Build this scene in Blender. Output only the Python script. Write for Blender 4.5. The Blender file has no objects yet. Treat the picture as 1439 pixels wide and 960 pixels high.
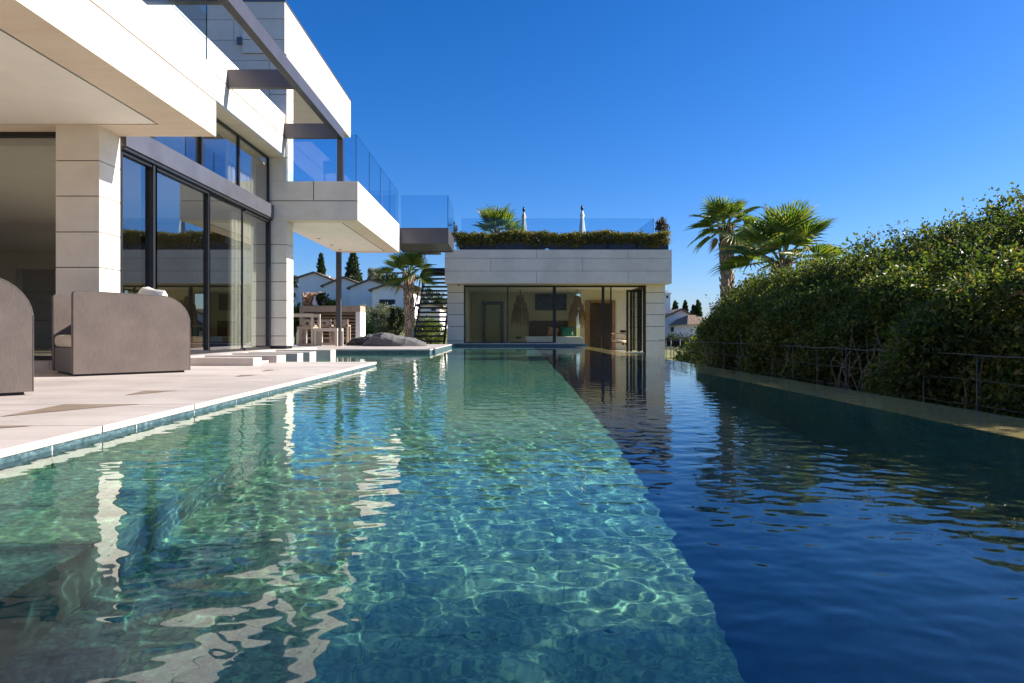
import bpy, math, random
import numpy as np
from mathutils import Vector, Matrix
sc = bpy.context.scene
COL = sc.collection
R = math.radians
# ---------------------------------------------------------------- camera, sky, sun, exposure
CAMZ, F, VX, VY = .53, 960.0, 707.0, 467.0
cam = bpy.data.objects.new('camera', bpy.data.cameras.new('camera')); COL.objects.link(cam)
cam.location = (0, 0, CAMZ); cam.rotation_euler = (R(90), 0, 0)
cam.data.sensor_width = 36; cam.data.lens = 24.0
cam.data.shift_x = 12.5 / 1439; cam.data.shift_y = -13 / 1439
cam.data.clip_start = .05; cam.data.clip_end = 3000
sc.camera = cam
SUN = Vector((1, .14, .53)).normalized()
w = bpy.data.worlds.new('World'); sc.world = w; w.use_nodes = True
nt = w.node_tree; bg = nt.nodes['Background']
sky = nt.nodes.new('ShaderNodeTexSky'); sky.sky_type = 'NISHITA'; sky.sun_disc = False
sky.sun_elevation = math.asin(SUN.z); sky.sun_rotation = math.atan2(SUN.x, SUN.y)
sky.dust_density = .5; sky.ozone_density = 6; sky.air_density = 1
hs = nt.nodes.new('ShaderNodeHueSaturation'); hs.inputs['Saturation'].default_value = 1.25
mu = nt.nodes.new('ShaderNodeMix'); mu.data_type = 'RGBA'; mu.blend_type = 'MULTIPLY'
mu.inputs[0].default_value = 1; mu.inputs[7].default_value = (.94, .96, 1.2, 1)
nt.links.new(sky.outputs[0], hs.inputs['Color']); nt.links.new(hs.outputs[0], mu.inputs[6])
nt.links.new(mu.outputs[2], bg.inputs[0]); bg.inputs[1].default_value = .062
sl = bpy.data.lights.new('sun', 'SUN'); sl.energy = 4.1; sl.angle = R(.5); sl.color = (1, .94, .84)
sun = bpy.data.objects.new('sun', sl); COL.objects.link(sun); sun.location = (30, 5, 20)
sun.rotation_euler = (-SUN).to_track_quat('-Z', 'Y').to_euler()
sl.cycles.is_caustics_light = True
vs = sc.view_settings
vs.view_transform = 'Standard'; vs.look = 'None'; vs.exposure = 1.25; vs.gamma = 1
sc.cycles.use_denoising = True
sc.cycles.max_bounces = 14; sc.cycles.transparent_max_bounces = 24; sc.cycles.transmission_bounces = 10
sc.cycles.sample_clamp_indirect = 6; sc.cycles.blur_glossy = .3

def PX(x, Y): return (x - VX) * Y / F
def PZ(y, Y): return CAMZ - (y - VY) * Y / F
# ---------------------------------------------------------------- materials
MATS = {}
class NT:
    def __init__(s, name):
        s.m = bpy.data.materials.new(name); s.m.use_nodes = True; s.t = s.m.node_tree
        s.p = s.t.nodes['Principled BSDF']; s.out = s.t.nodes['Material Output']
    def n(s, typ, **kw):
        nd = s.t.nodes.new(typ)
        for k, v in kw.items():
            if k in nd.inputs: nd.inputs[k].default_value = v
            else: setattr(nd, k, v)
        return nd
    def l(s, a, b): s.t.links.new(a, b)
    def coord(s, scale=(1, 1, 1), kind='Object'):
        tc = s.n('ShaderNodeTexCoord'); mp = s.n('ShaderNodeMapping'); mp.inputs['Scale'].default_value = scale
        s.l(tc.outputs[kind], mp.inputs[0]); return mp.outputs[0]
    def noise(s, scale, detail=4, rough=.55, cs=(1, 1, 1), dist=0):
        nd = s.n('ShaderNodeTexNoise', Scale=scale, Detail=detail, Roughness=rough, Distortion=dist)
        s.l(s.coord(cs), nd.inputs['Vector']); return nd.outputs[0]
    def ramp(s, fac, stops):
        r = s.n('ShaderNodeValToRGB'); e = r.color_ramp.elements
        while len(e) < len(stops): e.new(.5)
        for i, (p, c) in enumerate(stops): e[i].position = p; e[i].color = (*c, 1)
        s.l(fac, r.inputs[0]); return r.outputs[0]
    def mix(s, a, b, fac, blend='MIX'):
        m = s.n('ShaderNodeMix', data_type='RGBA', blend_type=blend)
        for sock, v in ((m.inputs[0], fac), (m.inputs[6], a), (m.inputs[7], b)):
            if hasattr(v, 'links'): s.l(v, sock)
            else: sock.default_value = v if not isinstance(v, tuple) else (*v, 1)
        return m.outputs[2]
    def island(s): return s.n('ShaderNodeNewGeometry').outputs['Random Per Island']
    def base(s, c):
        if hasattr(c, 'links'): s.l(c, s.p.inputs['Base Color'])
        else: s.p.inputs['Base Color'].default_value = (*c, 1)
    def rough(s, v):
        if hasattr(v, 'links'): s.l(v, s.p.inputs['Roughness'])
        else: s.p.inputs['Roughness'].default_value = v
    def bump(s, h, strength=.3, dist=.01):
        b = s.n('ShaderNodeBump', Strength=strength, Distance=dist); s.l(h, b.inputs['Height']); s.l(b.outputs[0], s.p.inputs['Normal'])

def plain(name, c, rough=.6, metal=0, var=.15, scale=8, bump=0, spec=.5):
    s = NT(name); nz = s.noise(scale, 5)
    d = tuple(v * (1 - var) for v in c); u = tuple(min(1, v * (1 + var)) for v in c)
    s.base(s.ramp(nz, [(.3, d), (.7, u)])); s.rough(rough); s.p.inputs['Metallic'].default_value = metal
    s.p.inputs['Specular IOR Level'].default_value = spec
    if bump: s.bump(s.noise(scale * 12, 3), bump, .004)
    return s.m

def stone(name, lo, hi, streak=(1, 1, 1), rough=.65, isl=.12, stain=.25):
    s = NT(name)
    a = s.ramp(s.noise(2.2, 8, .62, streak, .4), [(.3, lo), (.72, hi)])
    v = s.ramp(s.island(), [(0, (1 - isl,) * 3), (1, (1 + isl * .3,) * 3)])
    c = s.mix(a, v, 1.0, 'MULTIPLY')
    st = s.ramp(s.noise(.9, 5, .6, (1, 1, .35)), [(.35, (1 - stain, 1 - stain, 1 - stain * .95)), (.6, (1, 1, 1))])
    c = s.mix(c, st, 1.0, 'MULTIPLY')
    fine = s.ramp(s.noise(60, 3, .6, streak), [(.3, (.93, .92, .9)), (.7, (1.03, 1.03, 1.03))])
    s.base(s.mix(c, fine, 1.0, 'MULTIPLY')); s.rough(rough); s.p.inputs['Specular IOR Level'].default_value = .3
    s.bump(s.noise(45, 4, .6, streak), .12, .003)
    return s.m
M_clad = stone('limestone_cladding', (.79, .69, .58), (.87, .79, .69), (1, 1, 2), isl=.05, stain=.12)
M_grout = plain('dark_joint', (.10, .075, .055))
M_soffit = stone('soffit_stone', (.78, .62, .46), (.88, .74, .58), (.35, 2, 1), .5, .06, .05)
M_plaster = plain('soffit_plaster', (.89, .83, .73), .7, var=.04, scale=3)
M_deck = stone('terrace_travertine', (.60, .52, .46), (.72, .645, .58), (.5, 3, 1), .5, .12, .22)
M_steel = plain('grey_painted_steel', (.085, .08, .088), .38, .25, .10, 3)
M_steel_lt = plain('grey_painted_channel', (.105, .105, .125), .4, .25, .18, 2)
M_frame = plain('dark_window_frame', (.025, .025, .028), .4, .3)
M_navy = plain('navy_planter', (.022, .028, .05), .5, 0, .2, 4)
M_white = plain('white_render', (.84, .83, .82), .8, var=.05, scale=2, bump=.15)
M_house = plain('village_whitewash', (.90, .82, .73), .85, var=.05, scale=1.5, bump=.15)
M_wallin = plain('interior_wall', (.36, .33, .27), .8, var=.05, scale=2)
M_cream_in = plain('cream_interior_wall', (.80, .72, .56), .8, var=.04, scale=2)
M_floorin = plain('interior_floor', (.45, .40, .33), .4, var=.1)
M_wood = plain('warm_wood', (.30, .16, .07), .5, var=.25, scale=14)
M_darkwood = plain('dark_wood', (.05, .028, .018), .45, var=.3, scale=10)
M_teak = stone('weathered_teak', (.40, .30, .22), (.55, .43, .33), (1, 1, .2), .7, .15, .1)
M_pale = stone('pale_bleached_timber', (.56, .49, .42), (.68, .61, .53), (1, 1, .3), .7, .1, .1)
M_black = plain('black_panel', (.012, .014, .018), .25)
M_fibre = plain('dried_fibre', (.24, .145, .08), .9, var=.4, scale=30)
M_canvas = plain('white_canvas', (.74, .71, .66), .9, var=.06, scale=6)
M_cushion = plain('cream_cushion', (.66, .57, .45), .9, var=.06, scale=20, bump=.2)
M_green = plain('green_fabric', (.03, .16, .13), .8)
M_bronze = plain('rusty_driftwood', (.38, .21, .11), .8, var=.5, scale=16)
M_trunk = plain('palm_trunk', (.34, .25, .175), .9, var=.6, scale=13, bump=.6)
M_bark = plain('bark', (.20, .165, .13), .9, var=.35, scale=20, bump=.5)
M_stem = plain('pale_stem', (.20, .16, .12), .9, var=.3, scale=20)
M_wire = plain('galvanised_wire', (.11, .10, .09), .55, .5)
M_red = plain('terracotta_pot', (.35, .16, .09), .8)
M_curtain = plain('sheer_curtain', (.82, .81, .74), .9, var=.03)

def fabric(name, c):
    s = NT(name)
    wv = s.noise(150, 3, .65, (1, 1, .10)); big = s.noise(3.5, 5, .6)
    a = s.ramp(big, [(.3, tuple(v * .86 for v in c)), (.7, tuple(v * 1.12 for v in c))])
    b = s.ramp(wv, [(.3, (.87, .865, .86)), (.7, (1.10, 1.10, 1.10))])
    s.base(s.mix(a, b, 1.0, 'MULTIPLY')); s.rough(.85); s.p.inputs['Specular IOR Level'].default_value = .2
    s.p.inputs['Sheen Weight'].default_value = .25
    s.bump(wv, .25, .003)
    return s.m
M_fab = fabric('taupe_outdoor_weave', (.125, .10, .088))
M_pipe = fabric('dark_taupe_piping', (.085, .07, .062))
M_bean = fabric('charcoal_fabric', (.12, .112, .112))
M_bean2 = fabric('brown_black_fabric', (.035, .030, .028))

def tilemat():
    s = NT('green_pool_stone')
    a = s.ramp(s.island(), [(0, (.10, .315, .265)), (.35, (.12, .34, .27)), (.65, (.145, .37, .265)), (.88, (.185, .39, .25)), (1, (.105, .325, .285))])
    b = s.ramp(s.noise(22, 8, .78), [(.3, (.5, .6, .66)), (.55, (1.0, 1.0, 1.0)), (.72, (1.5, 1.35, 1.0))])
    vo = s.n('ShaderNodeTexVoronoi', Scale=75.0); s.l(s.coord(), vo.inputs['Vector']); vc = s.n('ShaderNodeSeparateColor'); s.l(vo.outputs['Color'], vc.inputs[0])
    m = s.ramp(vc.outputs[0], [(0, (.42, .6, .6)), (.4, (.85, .9, .9)), (.75, (1.15, 1.13, 1.0)), (1, (1.75, 1.55, 1.05))])
    s.base(s.mix(s.mix(a, b, 1.0, 'MULTIPLY'), m, 1.0, 'MULTIPLY')); s.rough(.5)
    return s.m
M_tile = tilemat()
M_tilegrout = plain('pale_tile_grout', (.10, .27, .24), .8)
def bandmat():
    s = NT('blue_green_waterline_stone')
    c = s.ramp(s.noise(30, 8, .75, (1, 1, 1.6)), [(.3, (.018, .045, .06)), (.5, (.06, .11, .13)), (.62, (.13, .20, .22)), (.75, (.36, .42, .43))])
    s.base(c); s.rough(.45); s.bump(s.noise(60, 4), .3, .004); return s.m
M_band = bandmat()
M_weir = stone('ochre_weir_stone', (.68, .52, .20), (.80, .66, .32), (1, 1, 1), .6, .1, .2)

def glassmat(name, tint, ior, gain, rough=0):
    s = NT(name); s.t.nodes.remove(s.p)
    tr = s.n('ShaderNodeBsdfTransparent'); tr.inputs[0].default_value = (*tint, 1)
    gl = s.n('ShaderNodeBsdfGlossy', Roughness=rough)
    fr = s.n('ShaderNodeFresnel', IOR=ior); geo = s.n('ShaderNodeNewGeometry')
    inv = s.n('ShaderNodeMath', operation='SUBTRACT'); inv.inputs[0].default_value = 1; s.l(geo.outputs['Backfacing'], inv.inputs[1])
    m1 = s.n('ShaderNodeMath', operation='MULTIPLY'); s.l(fr.outputs[0], m1.inputs[0]); s.l(inv.outputs[0], m1.inputs[1])
    m2 = s.n('ShaderNodeMath', operation='MULTIPLY', use_clamp=True); s.l(m1.outputs[0], m2.inputs[0]); m2.inputs[1].default_value = gain
    mx = s.n('ShaderNodeMixShader'); s.l(m2.outputs[0], mx.inputs[0]); s.l(tr.outputs[0], mx.inputs[1]); s.l(gl.outputs[0], mx.inputs[2])
    s.l(mx.outputs[0], s.out.inputs[0]); return s.m
M_glass = glassmat('facade_glass', (.78, .79, .77), 1.9, 2.6)
M_glass_ph = glassmat('pool_house_glass', (.92, .93, .87), 1.45, .55)
M_edge = plain('glass_edge', (.02, .07, .075), .15)
M_bal = glassmat('balustrade_glass', (.80, .90, .96), 1.5, 1.25)

def watermat():
    s = NT('pool_water'); s.t.nodes.remove(s.p)
    g = s.n('ShaderNodeBsdfGlass', IOR=1.33, Roughness=0); g.inputs[0].default_value = (.97, 1, 1, 1)
    s.l(g.outputs[0], s.out.inputs[0])
    return s.m
M_water = watermat()

def leafmat(name, stops, transl=.3, rough=.45):
    s = NT(name)
    c = s.mix(s.ramp(s.island(), stops), s.ramp(s.noise(1.7, 3, .6), [(.32, (.62, .66, .7)), (.5, (1, 1, 1)), (.68, (1.45, 1.3, 1.1))]), 1.0, 'MULTIPLY'); s.base(c); s.rough(rough); s.p.inputs['Specular IOR Level'].default_value = .35
    tl = s.n('ShaderNodeBsdfTranslucent')
    c2 = s.mix(c, (1.5, 1.7, .6), 1.0, 'MULTIPLY'); s.l(c2, tl.inputs[0])
    mx = s.n('ShaderNodeMixShader'); mx.inputs[0].default_value = transl
    s.l(s.p.outputs[0], mx.inputs[1]); s.l(tl.outputs[0], mx.inputs[2]); s.l(mx.outputs[0], s.out.inputs[0]); return s.m
L_hedge = leafmat('hedge_leaf', [(0, (.035, .055, .016)), (.4, (.07, .098, .025)), (.75, (.115, .14, .032)), (.93, (.21, .20, .06)), (1, (.21, .11, .05))], .45)
L_box = leafmat('clipped_hedge_leaf', [(0, (.045, .06, .018)), (.45, (.11, .125, .032)), (.8, (.24, .19, .055)), (1, (.32, .17, .08))], .4)
L_palm = leafmat('palm_leaf', [(0, (.07, .11, .025)), (.5, (.13, .18, .04)), (.85, (.21, .25, .06)), (1, (.34, .29, .11))], .4, .4)
L_palmdead = leafmat('dry_palm_leaf', [(0, (.30, .20, .08)), (1, (.45, .32, .14))], .25, .7)
L_olive = leafmat('olive_leaf', [(0, (.12, .125, .085)), (.6, (.22, .225, .16)), (1, (.34, .33, .26))], .3)
L_dark = leafmat('dark_leaf', [(0, (.015, .03, .012)), (.7, (.04, .065, .022)), (1, (.075, .095, .035))], .2)
L_fresh = leafmat('fresh_leaf', [(0, (.06, .10, .015)), (.6, (.13, .18, .03)), (1, (.25, .24, .05))], .35)
L_red = leafmat('bronze_leaf', [(0, (.035, .03, .02)), (.6, (.08, .055, .035)), (1, (.20, .13, .10))], .25)
def groundmat():
    s = NT('lawn_and_soil')
    a = s.ramp(s.noise(.35, 6, .6), [(.35, (.13, .15, .04)), (.65, (.30, .28, .10))])
    b = s.ramp(s.noise(14, 4, .7), [(.3, (.6, .6, .55)), (.7, (1.25, 1.25, 1.1))])
    s.base(s.mix(a, b, 1.0, 'MULTIPLY')); s.rough(.95); s.bump(s.noise(30, 4), .8, .05); return s.m
M_ground = groundmat()
def rooftile():
    s = NT('clay_roof_tiles')
    wv = s.n('ShaderNodeTexWave', Scale=6.5, Distortion=.6); wv.bands_direction = 'X'; s.l(s.coord(), wv.inputs[0])
    a = s.ramp(s.noise(4, 5, .7), [(.3, (.20, .13, .09)), (.7, (.40, .29, .20))])
    b = s.ramp(wv.outputs[0], [(.1, (.45, .42, .4)), (.6, (1.1, 1.1, 1.1))])
    s.base(s.mix(a, b, 1.0, 'MULTIPLY')); s.rough(.9); s.bump(wv.outputs[0], .8, .05); return s.m
M_roof = rooftile()
# ---------------------------------------------------------------- mesh helpers
class MB:
    def __init__(s): s.v = []; s.f = []; s.mi = []; s.cur = 0; s.sm = []; s.smooth = False
    def add(s, vs, fs):
        b = len(s.v); s.v += [tuple(p) for p in vs]
        for f in fs: s.f.append([i + b for i in f]); s.mi.append(s.cur); s.sm.append(s.smooth)
        return s
    def box(s, x0, x1, y0, y1, z0, z1, M=None):
        vs = [Vector((x, y, z)) for z in (z0, z1) for y in (y0, y1) for x in (x0, x1)]
        if M is not None: vs = [M @ p for p in vs]
        return s.add(vs, [(0, 2, 3, 1), (4, 5, 7, 6), (0, 1, 5, 4), (2, 6, 7, 3), (0, 4, 6, 2), (1, 3, 7, 5)])
    def prism(s, poly, axis, a, b, M=None):
        n = len(poly); vs = []
        for t in (a, b):
            for (u, q) in poly:
                p = {'x': (t, u, q), 'y': (u, t, q), 'z': (u, q, t)}[axis]; vs.append(M @ Vector(p) if M is not None else Vector(p))
        fs = [tuple(range(n))[::-1], tuple(range(n, 2 * n))] + [(i, (i + 1) % n, (i + 1) % n + n, i + n) for i in range(n)]
        if axis == 'y': fs = [f[::-1] for f in fs]
        return s.add(vs, fs)
    def tube(s, pts, rs, n=8, cap=True):
        pts = [Vector(p) for p in pts]
        if not hasattr(rs, '__len__'): rs = [rs] * len(pts)
        vs = []; ref = None
        for i, p in enumerate(pts):
            d = (pts[min(i + 1, len(pts) - 1)] - pts[max(i - 1, 0)]).normalized()
            if ref is None: ref = Vector((1, 0, 0)) if abs(d.x) < .8 else Vector((0, 1, 0))
            u = (ref - d * ref.dot(d)).normalized(); v = d.cross(u); ref = u
            for k in range(n):
                a = 2 * math.pi * k / n; vs.append(p + (u * math.cos(a) + v * math.sin(a)) * rs[i])
        fs = []
        for i in range(len(pts) - 1):
            for k in range(n):
                fs.append((i * n + k, i * n + (k + 1) % n, (i + 1) * n + (k + 1) % n, (i + 1) * n + k))
        if cap: fs += [tuple(range(n))[::-1], tuple(range((len(pts) - 1) * n, len(pts) * n))]
        o = s.smooth; s.smooth = True; s.add(vs, fs); s.smooth = o; return s
    def build(s, name, mat, parent=None, bevel=0, **props):
        me = bpy.data.meshes.new(name); me.from_pydata(s.v, [], s.f)
        for m in (mat if isinstance(mat, (list, tuple)) else [mat]): me.materials.append(m)
        me.polygons.foreach_set('material_index', s.mi); me.polygons.foreach_set('use_smooth', s.sm); me.update()
        return link(name, me, parent, bevel, props)
def link(name, me, parent=None, bevel=0, props={}):
    o = bpy.data.objects.new(name, me); COL.objects.link(o)
    if parent is not None:
        o.parent = parent                                       # vertices stay in world coordinates
        if parent.parent is None: o.matrix_parent_inverse = Matrix.Translation(-parent.location)
    if bevel:
        b = o.modifiers.new('bevel', 'BEVEL'); b.width = bevel; b.segments = 2; b.limit_method = 'ANGLE'
    for k, v in props.items(): o[k] = v
    return o
def tag(o, label, cat, group=None):
    o['label'] = label; o['category'] = cat
    if group: o['group'] = group
    return o
def thing(name, label, cat, loc=(0, 0, 0), group=None):
    o = bpy.data.objects.new(name, None); COL.objects.link(o); o.location = loc; o.empty_display_size = .2
    return tag(o, label, cat, group)
def struct(o): o['kind'] = 'structure'; return o
def box(name, mat, x0, x1, y0, y1, z0, z1, parent=None, bevel=0):
    return MB().box(x0, x1, y0, y1, z0, z1).build(name, mat, parent, bevel)
def npmesh(name, V, Fq, mat, parent=None, smooth=False):
    me = bpy.data.meshes.new(name); n = len(Fq); k = Fq.shape[1]
    me.vertices.add(len(V)); me.vertices.foreach_set('co', V.astype(np.float32).ravel())
    me.loops.add(n * k); me.loops.foreach_set('vertex_index', Fq.astype(np.int32).ravel())
    me.polygons.add(n); me.polygons.foreach_set('loop_start', np.arange(0, n * k, k, dtype=np.int32))
    me.polygons.foreach_set('loop_total', np.full(n, k, dtype=np.int32))
    me.polygons.foreach_set('use_smooth', np.full(n, smooth, dtype=bool))
    me.materials.append(mat); me.update(calc_edges=True); me.validate()
    return link(name, me, parent)
def clad(name, x0, x1, y0, y1, zs, faces, parent, plen=1.25, gap=.009, mats=None, T=.02, bond=True):
    """core box plus stone panels with open joints on the listed faces"""
    mb = MB(); z0, z1 = zs[0], zs[-1]
    mb.cur = 1
    cx0 = x0 + (T if '-x' in faces else 0); cx1 = x1 - (T if '+x' in faces else 0)
    cy0 = y0 + (T if '-y' in faces else 0); cy1 = y1 - (T if '+y' in faces else 0)
    cz0 = z0 + (T if '-z' in faces else 0); cz1 = z1 - (T if '+z' in faces else 0)
    mb.box(cx0, cx1, cy0, cy1, cz0, cz1); mb.cur = 0
    def cuts(a, b, off):
        c = [a]; t = a + plen * (.5 if off else 1)
        while t < b - plen * .3: c.append(t); t += plen
        return c + [b]
    g = gap / 2
    for i in range(len(zs) - 1):
        za, zb = zs[i] + (g if i else (T if '-z' in faces else 0)), zs[i + 1] - (g if i < len(zs) - 2 else (T if '+z' in faces else 0))
        for ax in ('-y', '+y'):
            if ax in faces:
                cs = cuts(x0, x1, bond and i % 2)
                for j in range(len(cs) - 1):
                    xa, xb = cs[j] + (g if j else 0), cs[j + 1] - (g if j < len(cs) - 2 else 0)
                    if ax == '-y': mb.box(xa, xb, y0, y0 + T - .0005, za, zb)
                    else: mb.box(xa, xb, y1 - T + .0005, y1, za, zb)
        for ax in ('-x', '+x'):
            if ax in faces:
                ya, yb = y0 + (T if '-y' in faces else 0), y1 - (T if '+y' in faces else 0)
                cs = cuts(ya, yb, bond and i % 2)
                for j in range(len(cs) - 1):
                    a, b = cs[j] + (g if j else 0), cs[j + 1] - (g if j < len(cs) - 2 else 0)
                    if ax == '+x': mb.box(x1 - T + .0005, x1, a, b, za, zb)
                    else: mb.box(x0, x0 + T - .0005, a, b, za, zb)
    for ax, za, zb in (('-z', z0, z0 + T - .0005), ('+z', z1 - T + .0005, z1)):
        if ax in faces:
            cs = cuts(y0, y1, False)
            for j in range(len(cs) - 1):
                mb.box(x0, x1, cs[j] + (g if j else 0), cs[j + 1] - (g if j < len(cs) - 2 else 0), za, zb)
    return mb.build(name, mats or [M_clad, M_grout], parent)
def glasspane(name, x0, x1, y0, y1, z0, z1, parent):
    mb = MB(); mb.box(x0, x1, y0, y1, z0, z1); thin = 0 if x1 - x0 < y1 - y0 else 1
    mb.mi = [1, 1, 0 if thin else 1, 0 if thin else 1, 1 if thin else 0, 1 if thin else 0]
    return mb.build(name, [M_bal, M_edge], parent)
# ---------------------------------------------------------------- foliage helpers
def leaves(centres, size, rng, up=.35, width=.34, out=None):
    """one bent leaf blade per centre; returns verts and quads"""
    n = len(centres)
    d = rng.normal(size=(n, 3)); d[:, 2] += up
    if out is not None: d += out
    d /= np.linalg.norm(d, axis=1, keepdims=True)
    r = rng.normal(size=(n, 3)); s = np.cross(d, r); s /= np.linalg.norm(s, axis=1, keepdims=True) + 1e-9
    nn = np.cross(d, s)
    L = (size * rng.uniform(.5, 1.5, n))[:, None]
    p0 = centres; mid = centres + d * L * .5
    V = np.stack([p0, mid + s * L * width + nn * L * .08, centres + d * L - nn * L * .1, mid - s * L * width + nn * L * .08], 1).reshape(-1, 3)
    return V, np.arange(n * 4).reshape(n, 4)
def clustered(cl, per, rad, rng):
    n = len(cl); c = np.repeat(cl, per, 0)
    o = rng.normal(size=c.shape); o /= np.linalg.norm(o, axis=1, keepdims=True); o *= (rad * rng.uniform(.2, 1, len(c)) ** .5)[:, None]
    return c + o
def blob(ells, ncl, rng, shell=.55):
    """cluster centres in a union of ellipsoids ((x,y,z),(rx,ry,rz)), denser at the skin"""
    vol = np.array([e[1][0] * e[1][1] * e[1][2] for e in ells]) ** .67; k = rng.choice(len(ells), ncl, p=vol / vol.sum())
    d = rng.normal(size=(ncl, 3)); d /= np.linalg.norm(d, axis=1, keepdims=True)
    r = shell + (1 - shell) * rng.uniform(0, 1, ncl); r *= rng.normal(1, .08, ncl)
    C = np.array([e[0] for e in ells]); Rr = np.array([e[1] for e in ells])
    return C[k] + d * r[:, None] * Rr[k]
def plant(name, label, cat, ells, ncl, per, rad, size, mat, seed, base=None, trunk=None, group=None, part='foliage', up=.35, width=.34, limbs=5):
    rng = np.random.default_rng(seed)
    c0 = np.array(ells[0][0]); base = base or (float(c0[0]), float(c0[1]), float(min(e[0][2] - e[1][2] for e in ells)) - .1)
    root = thing(name, label, cat, base, group)
    V, Q = leaves(clustered(blob(ells, ncl, rng), per, rad, rng), size, rng, up, width)
    npmesh(part, V, Q, mat, root)
    mb = MB(); b = Vector(base); t = Vector(c0); tr = trunk or .04
    mb.tube([b, b.lerp(t, .5) + Vector((.03, .02, 0)), t], [tr, tr * .8, tr * .45], 8)
    for i in range(limbs):
        e = ells[rng.integers(len(ells))]; q = Vector(np.array(e[0]) + rng.normal(size=3) * .45 * np.array(e[1])); s0 = b.lerp(t, rng.uniform(.3, .8))
        mb.tube([s0, s0.lerp(q, .5) + Vector((0, 0, .05)), q], [tr * .5, tr * .35, tr * .12], 6)
    mb.build('trunk' if trunk else 'stem', M_bark, root)
    return root
def fan_leaf(V, Fc, o, d, L, rng, nseg=24, droop=.35, spread=1.9):
    """a fan palm leaf: pleated blade split into pointed fingers"""
    d = d.normalized(); s = d.cross(Vector((0, 0, 1)))
    if s.length < .1: s = Vector((1, 0, 0))
    s.normalize(); n = s.cross(d)
    tw = rng.uniform(-.5, .5); s, n = s * math.cos(tw) + n * math.sin(tw), n * math.cos(tw) - s * math.sin(tw)
    for k in range(nseg):
        a = (k + .5) / nseg * 2 * spread - spread; h = spread / nseg
        def pt(ang, r, lift=0):
            q = o + (d * math.cos(ang) + s * math.sin(ang)) * r * L + n * (lift + .22 * abs(math.sin(ang)) * r) * L
            q.z -= droop * L * max(0, r - .45) ** 1.6 * 1.5; return q
        ln = (.72 + .28 * math.cos(a * .6)) * rng.uniform(.9, 1.08)
        b = len(V)
        V += [pt(a, .03), pt(a - h, .42 * ln, -.02), pt(a, .46 * ln, .03), pt(a + h, .42 * ln, -.02), pt(a, ln * .82, .01), pt(a + rng.uniform(-.05, .05), ln, -.03)]
        w_ = .30
        V += [pt(a - h * w_, ln * .8), pt(a + h * w_, ln * .8)]
        Fc += [(b, b + 1, b + 2), (b, b + 2, b + 3), (b + 1, b + 6, b + 2), (b + 3, b + 2, b + 7), (b + 2, b + 6, b + 4), (b + 2, b + 4, b + 7), (b + 6, b + 5, b + 4), (b + 4, b + 5, b + 7)]
def palm(label, base, crown, rad, nl, seed, r0=.16, group=None, elev=(-.5, 1.45), leaf=.62, dead=4, droop=.4, boots=True, azs=None):
    rng = random.Random(seed); root = thing('palm_tree', label, 'palm tree', base, group)
    b, c = Vector(base), Vector(crown); mb = MB(); N = 14
    pts = [b.lerp(c, i / N) + Vector((.04 * math.sin(i * .5), .03 * math.cos(i * .4), 0)) for i in range(N + 1)]
    mb.tube(pts, [r0 * (1.0 + .12 * math.sin(i * 2.4) - .15 * i / N) for i in range(N + 1)], 14)
    if boots:
        H = (c - b).length; n = int(H / .05) * 5
        for i in range(n):                                     # old leaf bases ring the trunk
            t = .04 + .96 * i / n; p = b.lerp(c, t); a = i * 2.4 + rng.uniform(-.3, .3); dr = Vector((math.cos(a), math.sin(a), 0))
            l_ = rng.uniform(.06, .13) * (.5 + .9 * t); p0 = p + dr * r0 * .85
            mb.tube([p0, p0 + dr * l_ * .6 + Vector((0, 0, l_ * .7)), p0 + dr * l_ * .8 + Vector((0, 0, l_ * 1.5))], [.04, .03, .008], 4)
    mb.build('trunk', M_trunk, root)
    V, Fc, Vd, Fd = [], [], [], []; st = MB()
    for i in range(nl):
        t = (i + .5) / nl; el = elev[0] + (elev[1] - elev[0]) * t ** .85 + rng.uniform(-.12, .12); az = (azs[i % len(azs)] if azs else i * 2.39996) + rng.uniform(-.25, .25)
        d = Vector((math.cos(az) * math.cos(el), math.sin(az) * math.cos(el), math.sin(el)))
        pl = rad * (1 - leaf) * rng.uniform(.85, 1.2); o = c + d * pl; o.z -= .08 * pl * math.cos(el)
        st.tube([c + d * .05, c + d * pl * .5 + Vector((0, 0, .03)), o], [.028, .02, .012], 5)
        dd = d.copy(); dd.z -= .25 * math.cos(el)
        fan_leaf(V, Fc, o, dd, rad * leaf * rng.uniform(.8, 1.15), rng, droop=droop * rng.uniform(.7, 1.5))
    for i in range(dead):
        az = i * 2.0 + 1; d = Vector((math.cos(az) * .6, math.sin(az) * .6, -.8)); o = c + d * rad * .3
        fan_leaf(Vd, Fd, o, d, rad * .42, rng, 16, .2, 1.3)
    npmesh('crown', np.array([tuple(p) for p in V]), np.array(Fc), L_palm, root)
    st.build('leaf_stalks', plain('palm_stalk', (.19, .22, .07), .5), root)
    if dead: npmesh('dry_fronds', np.array([tuple(p) for p in Vd]), np.array(Fd), L_palmdead, root)
    return root
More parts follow.
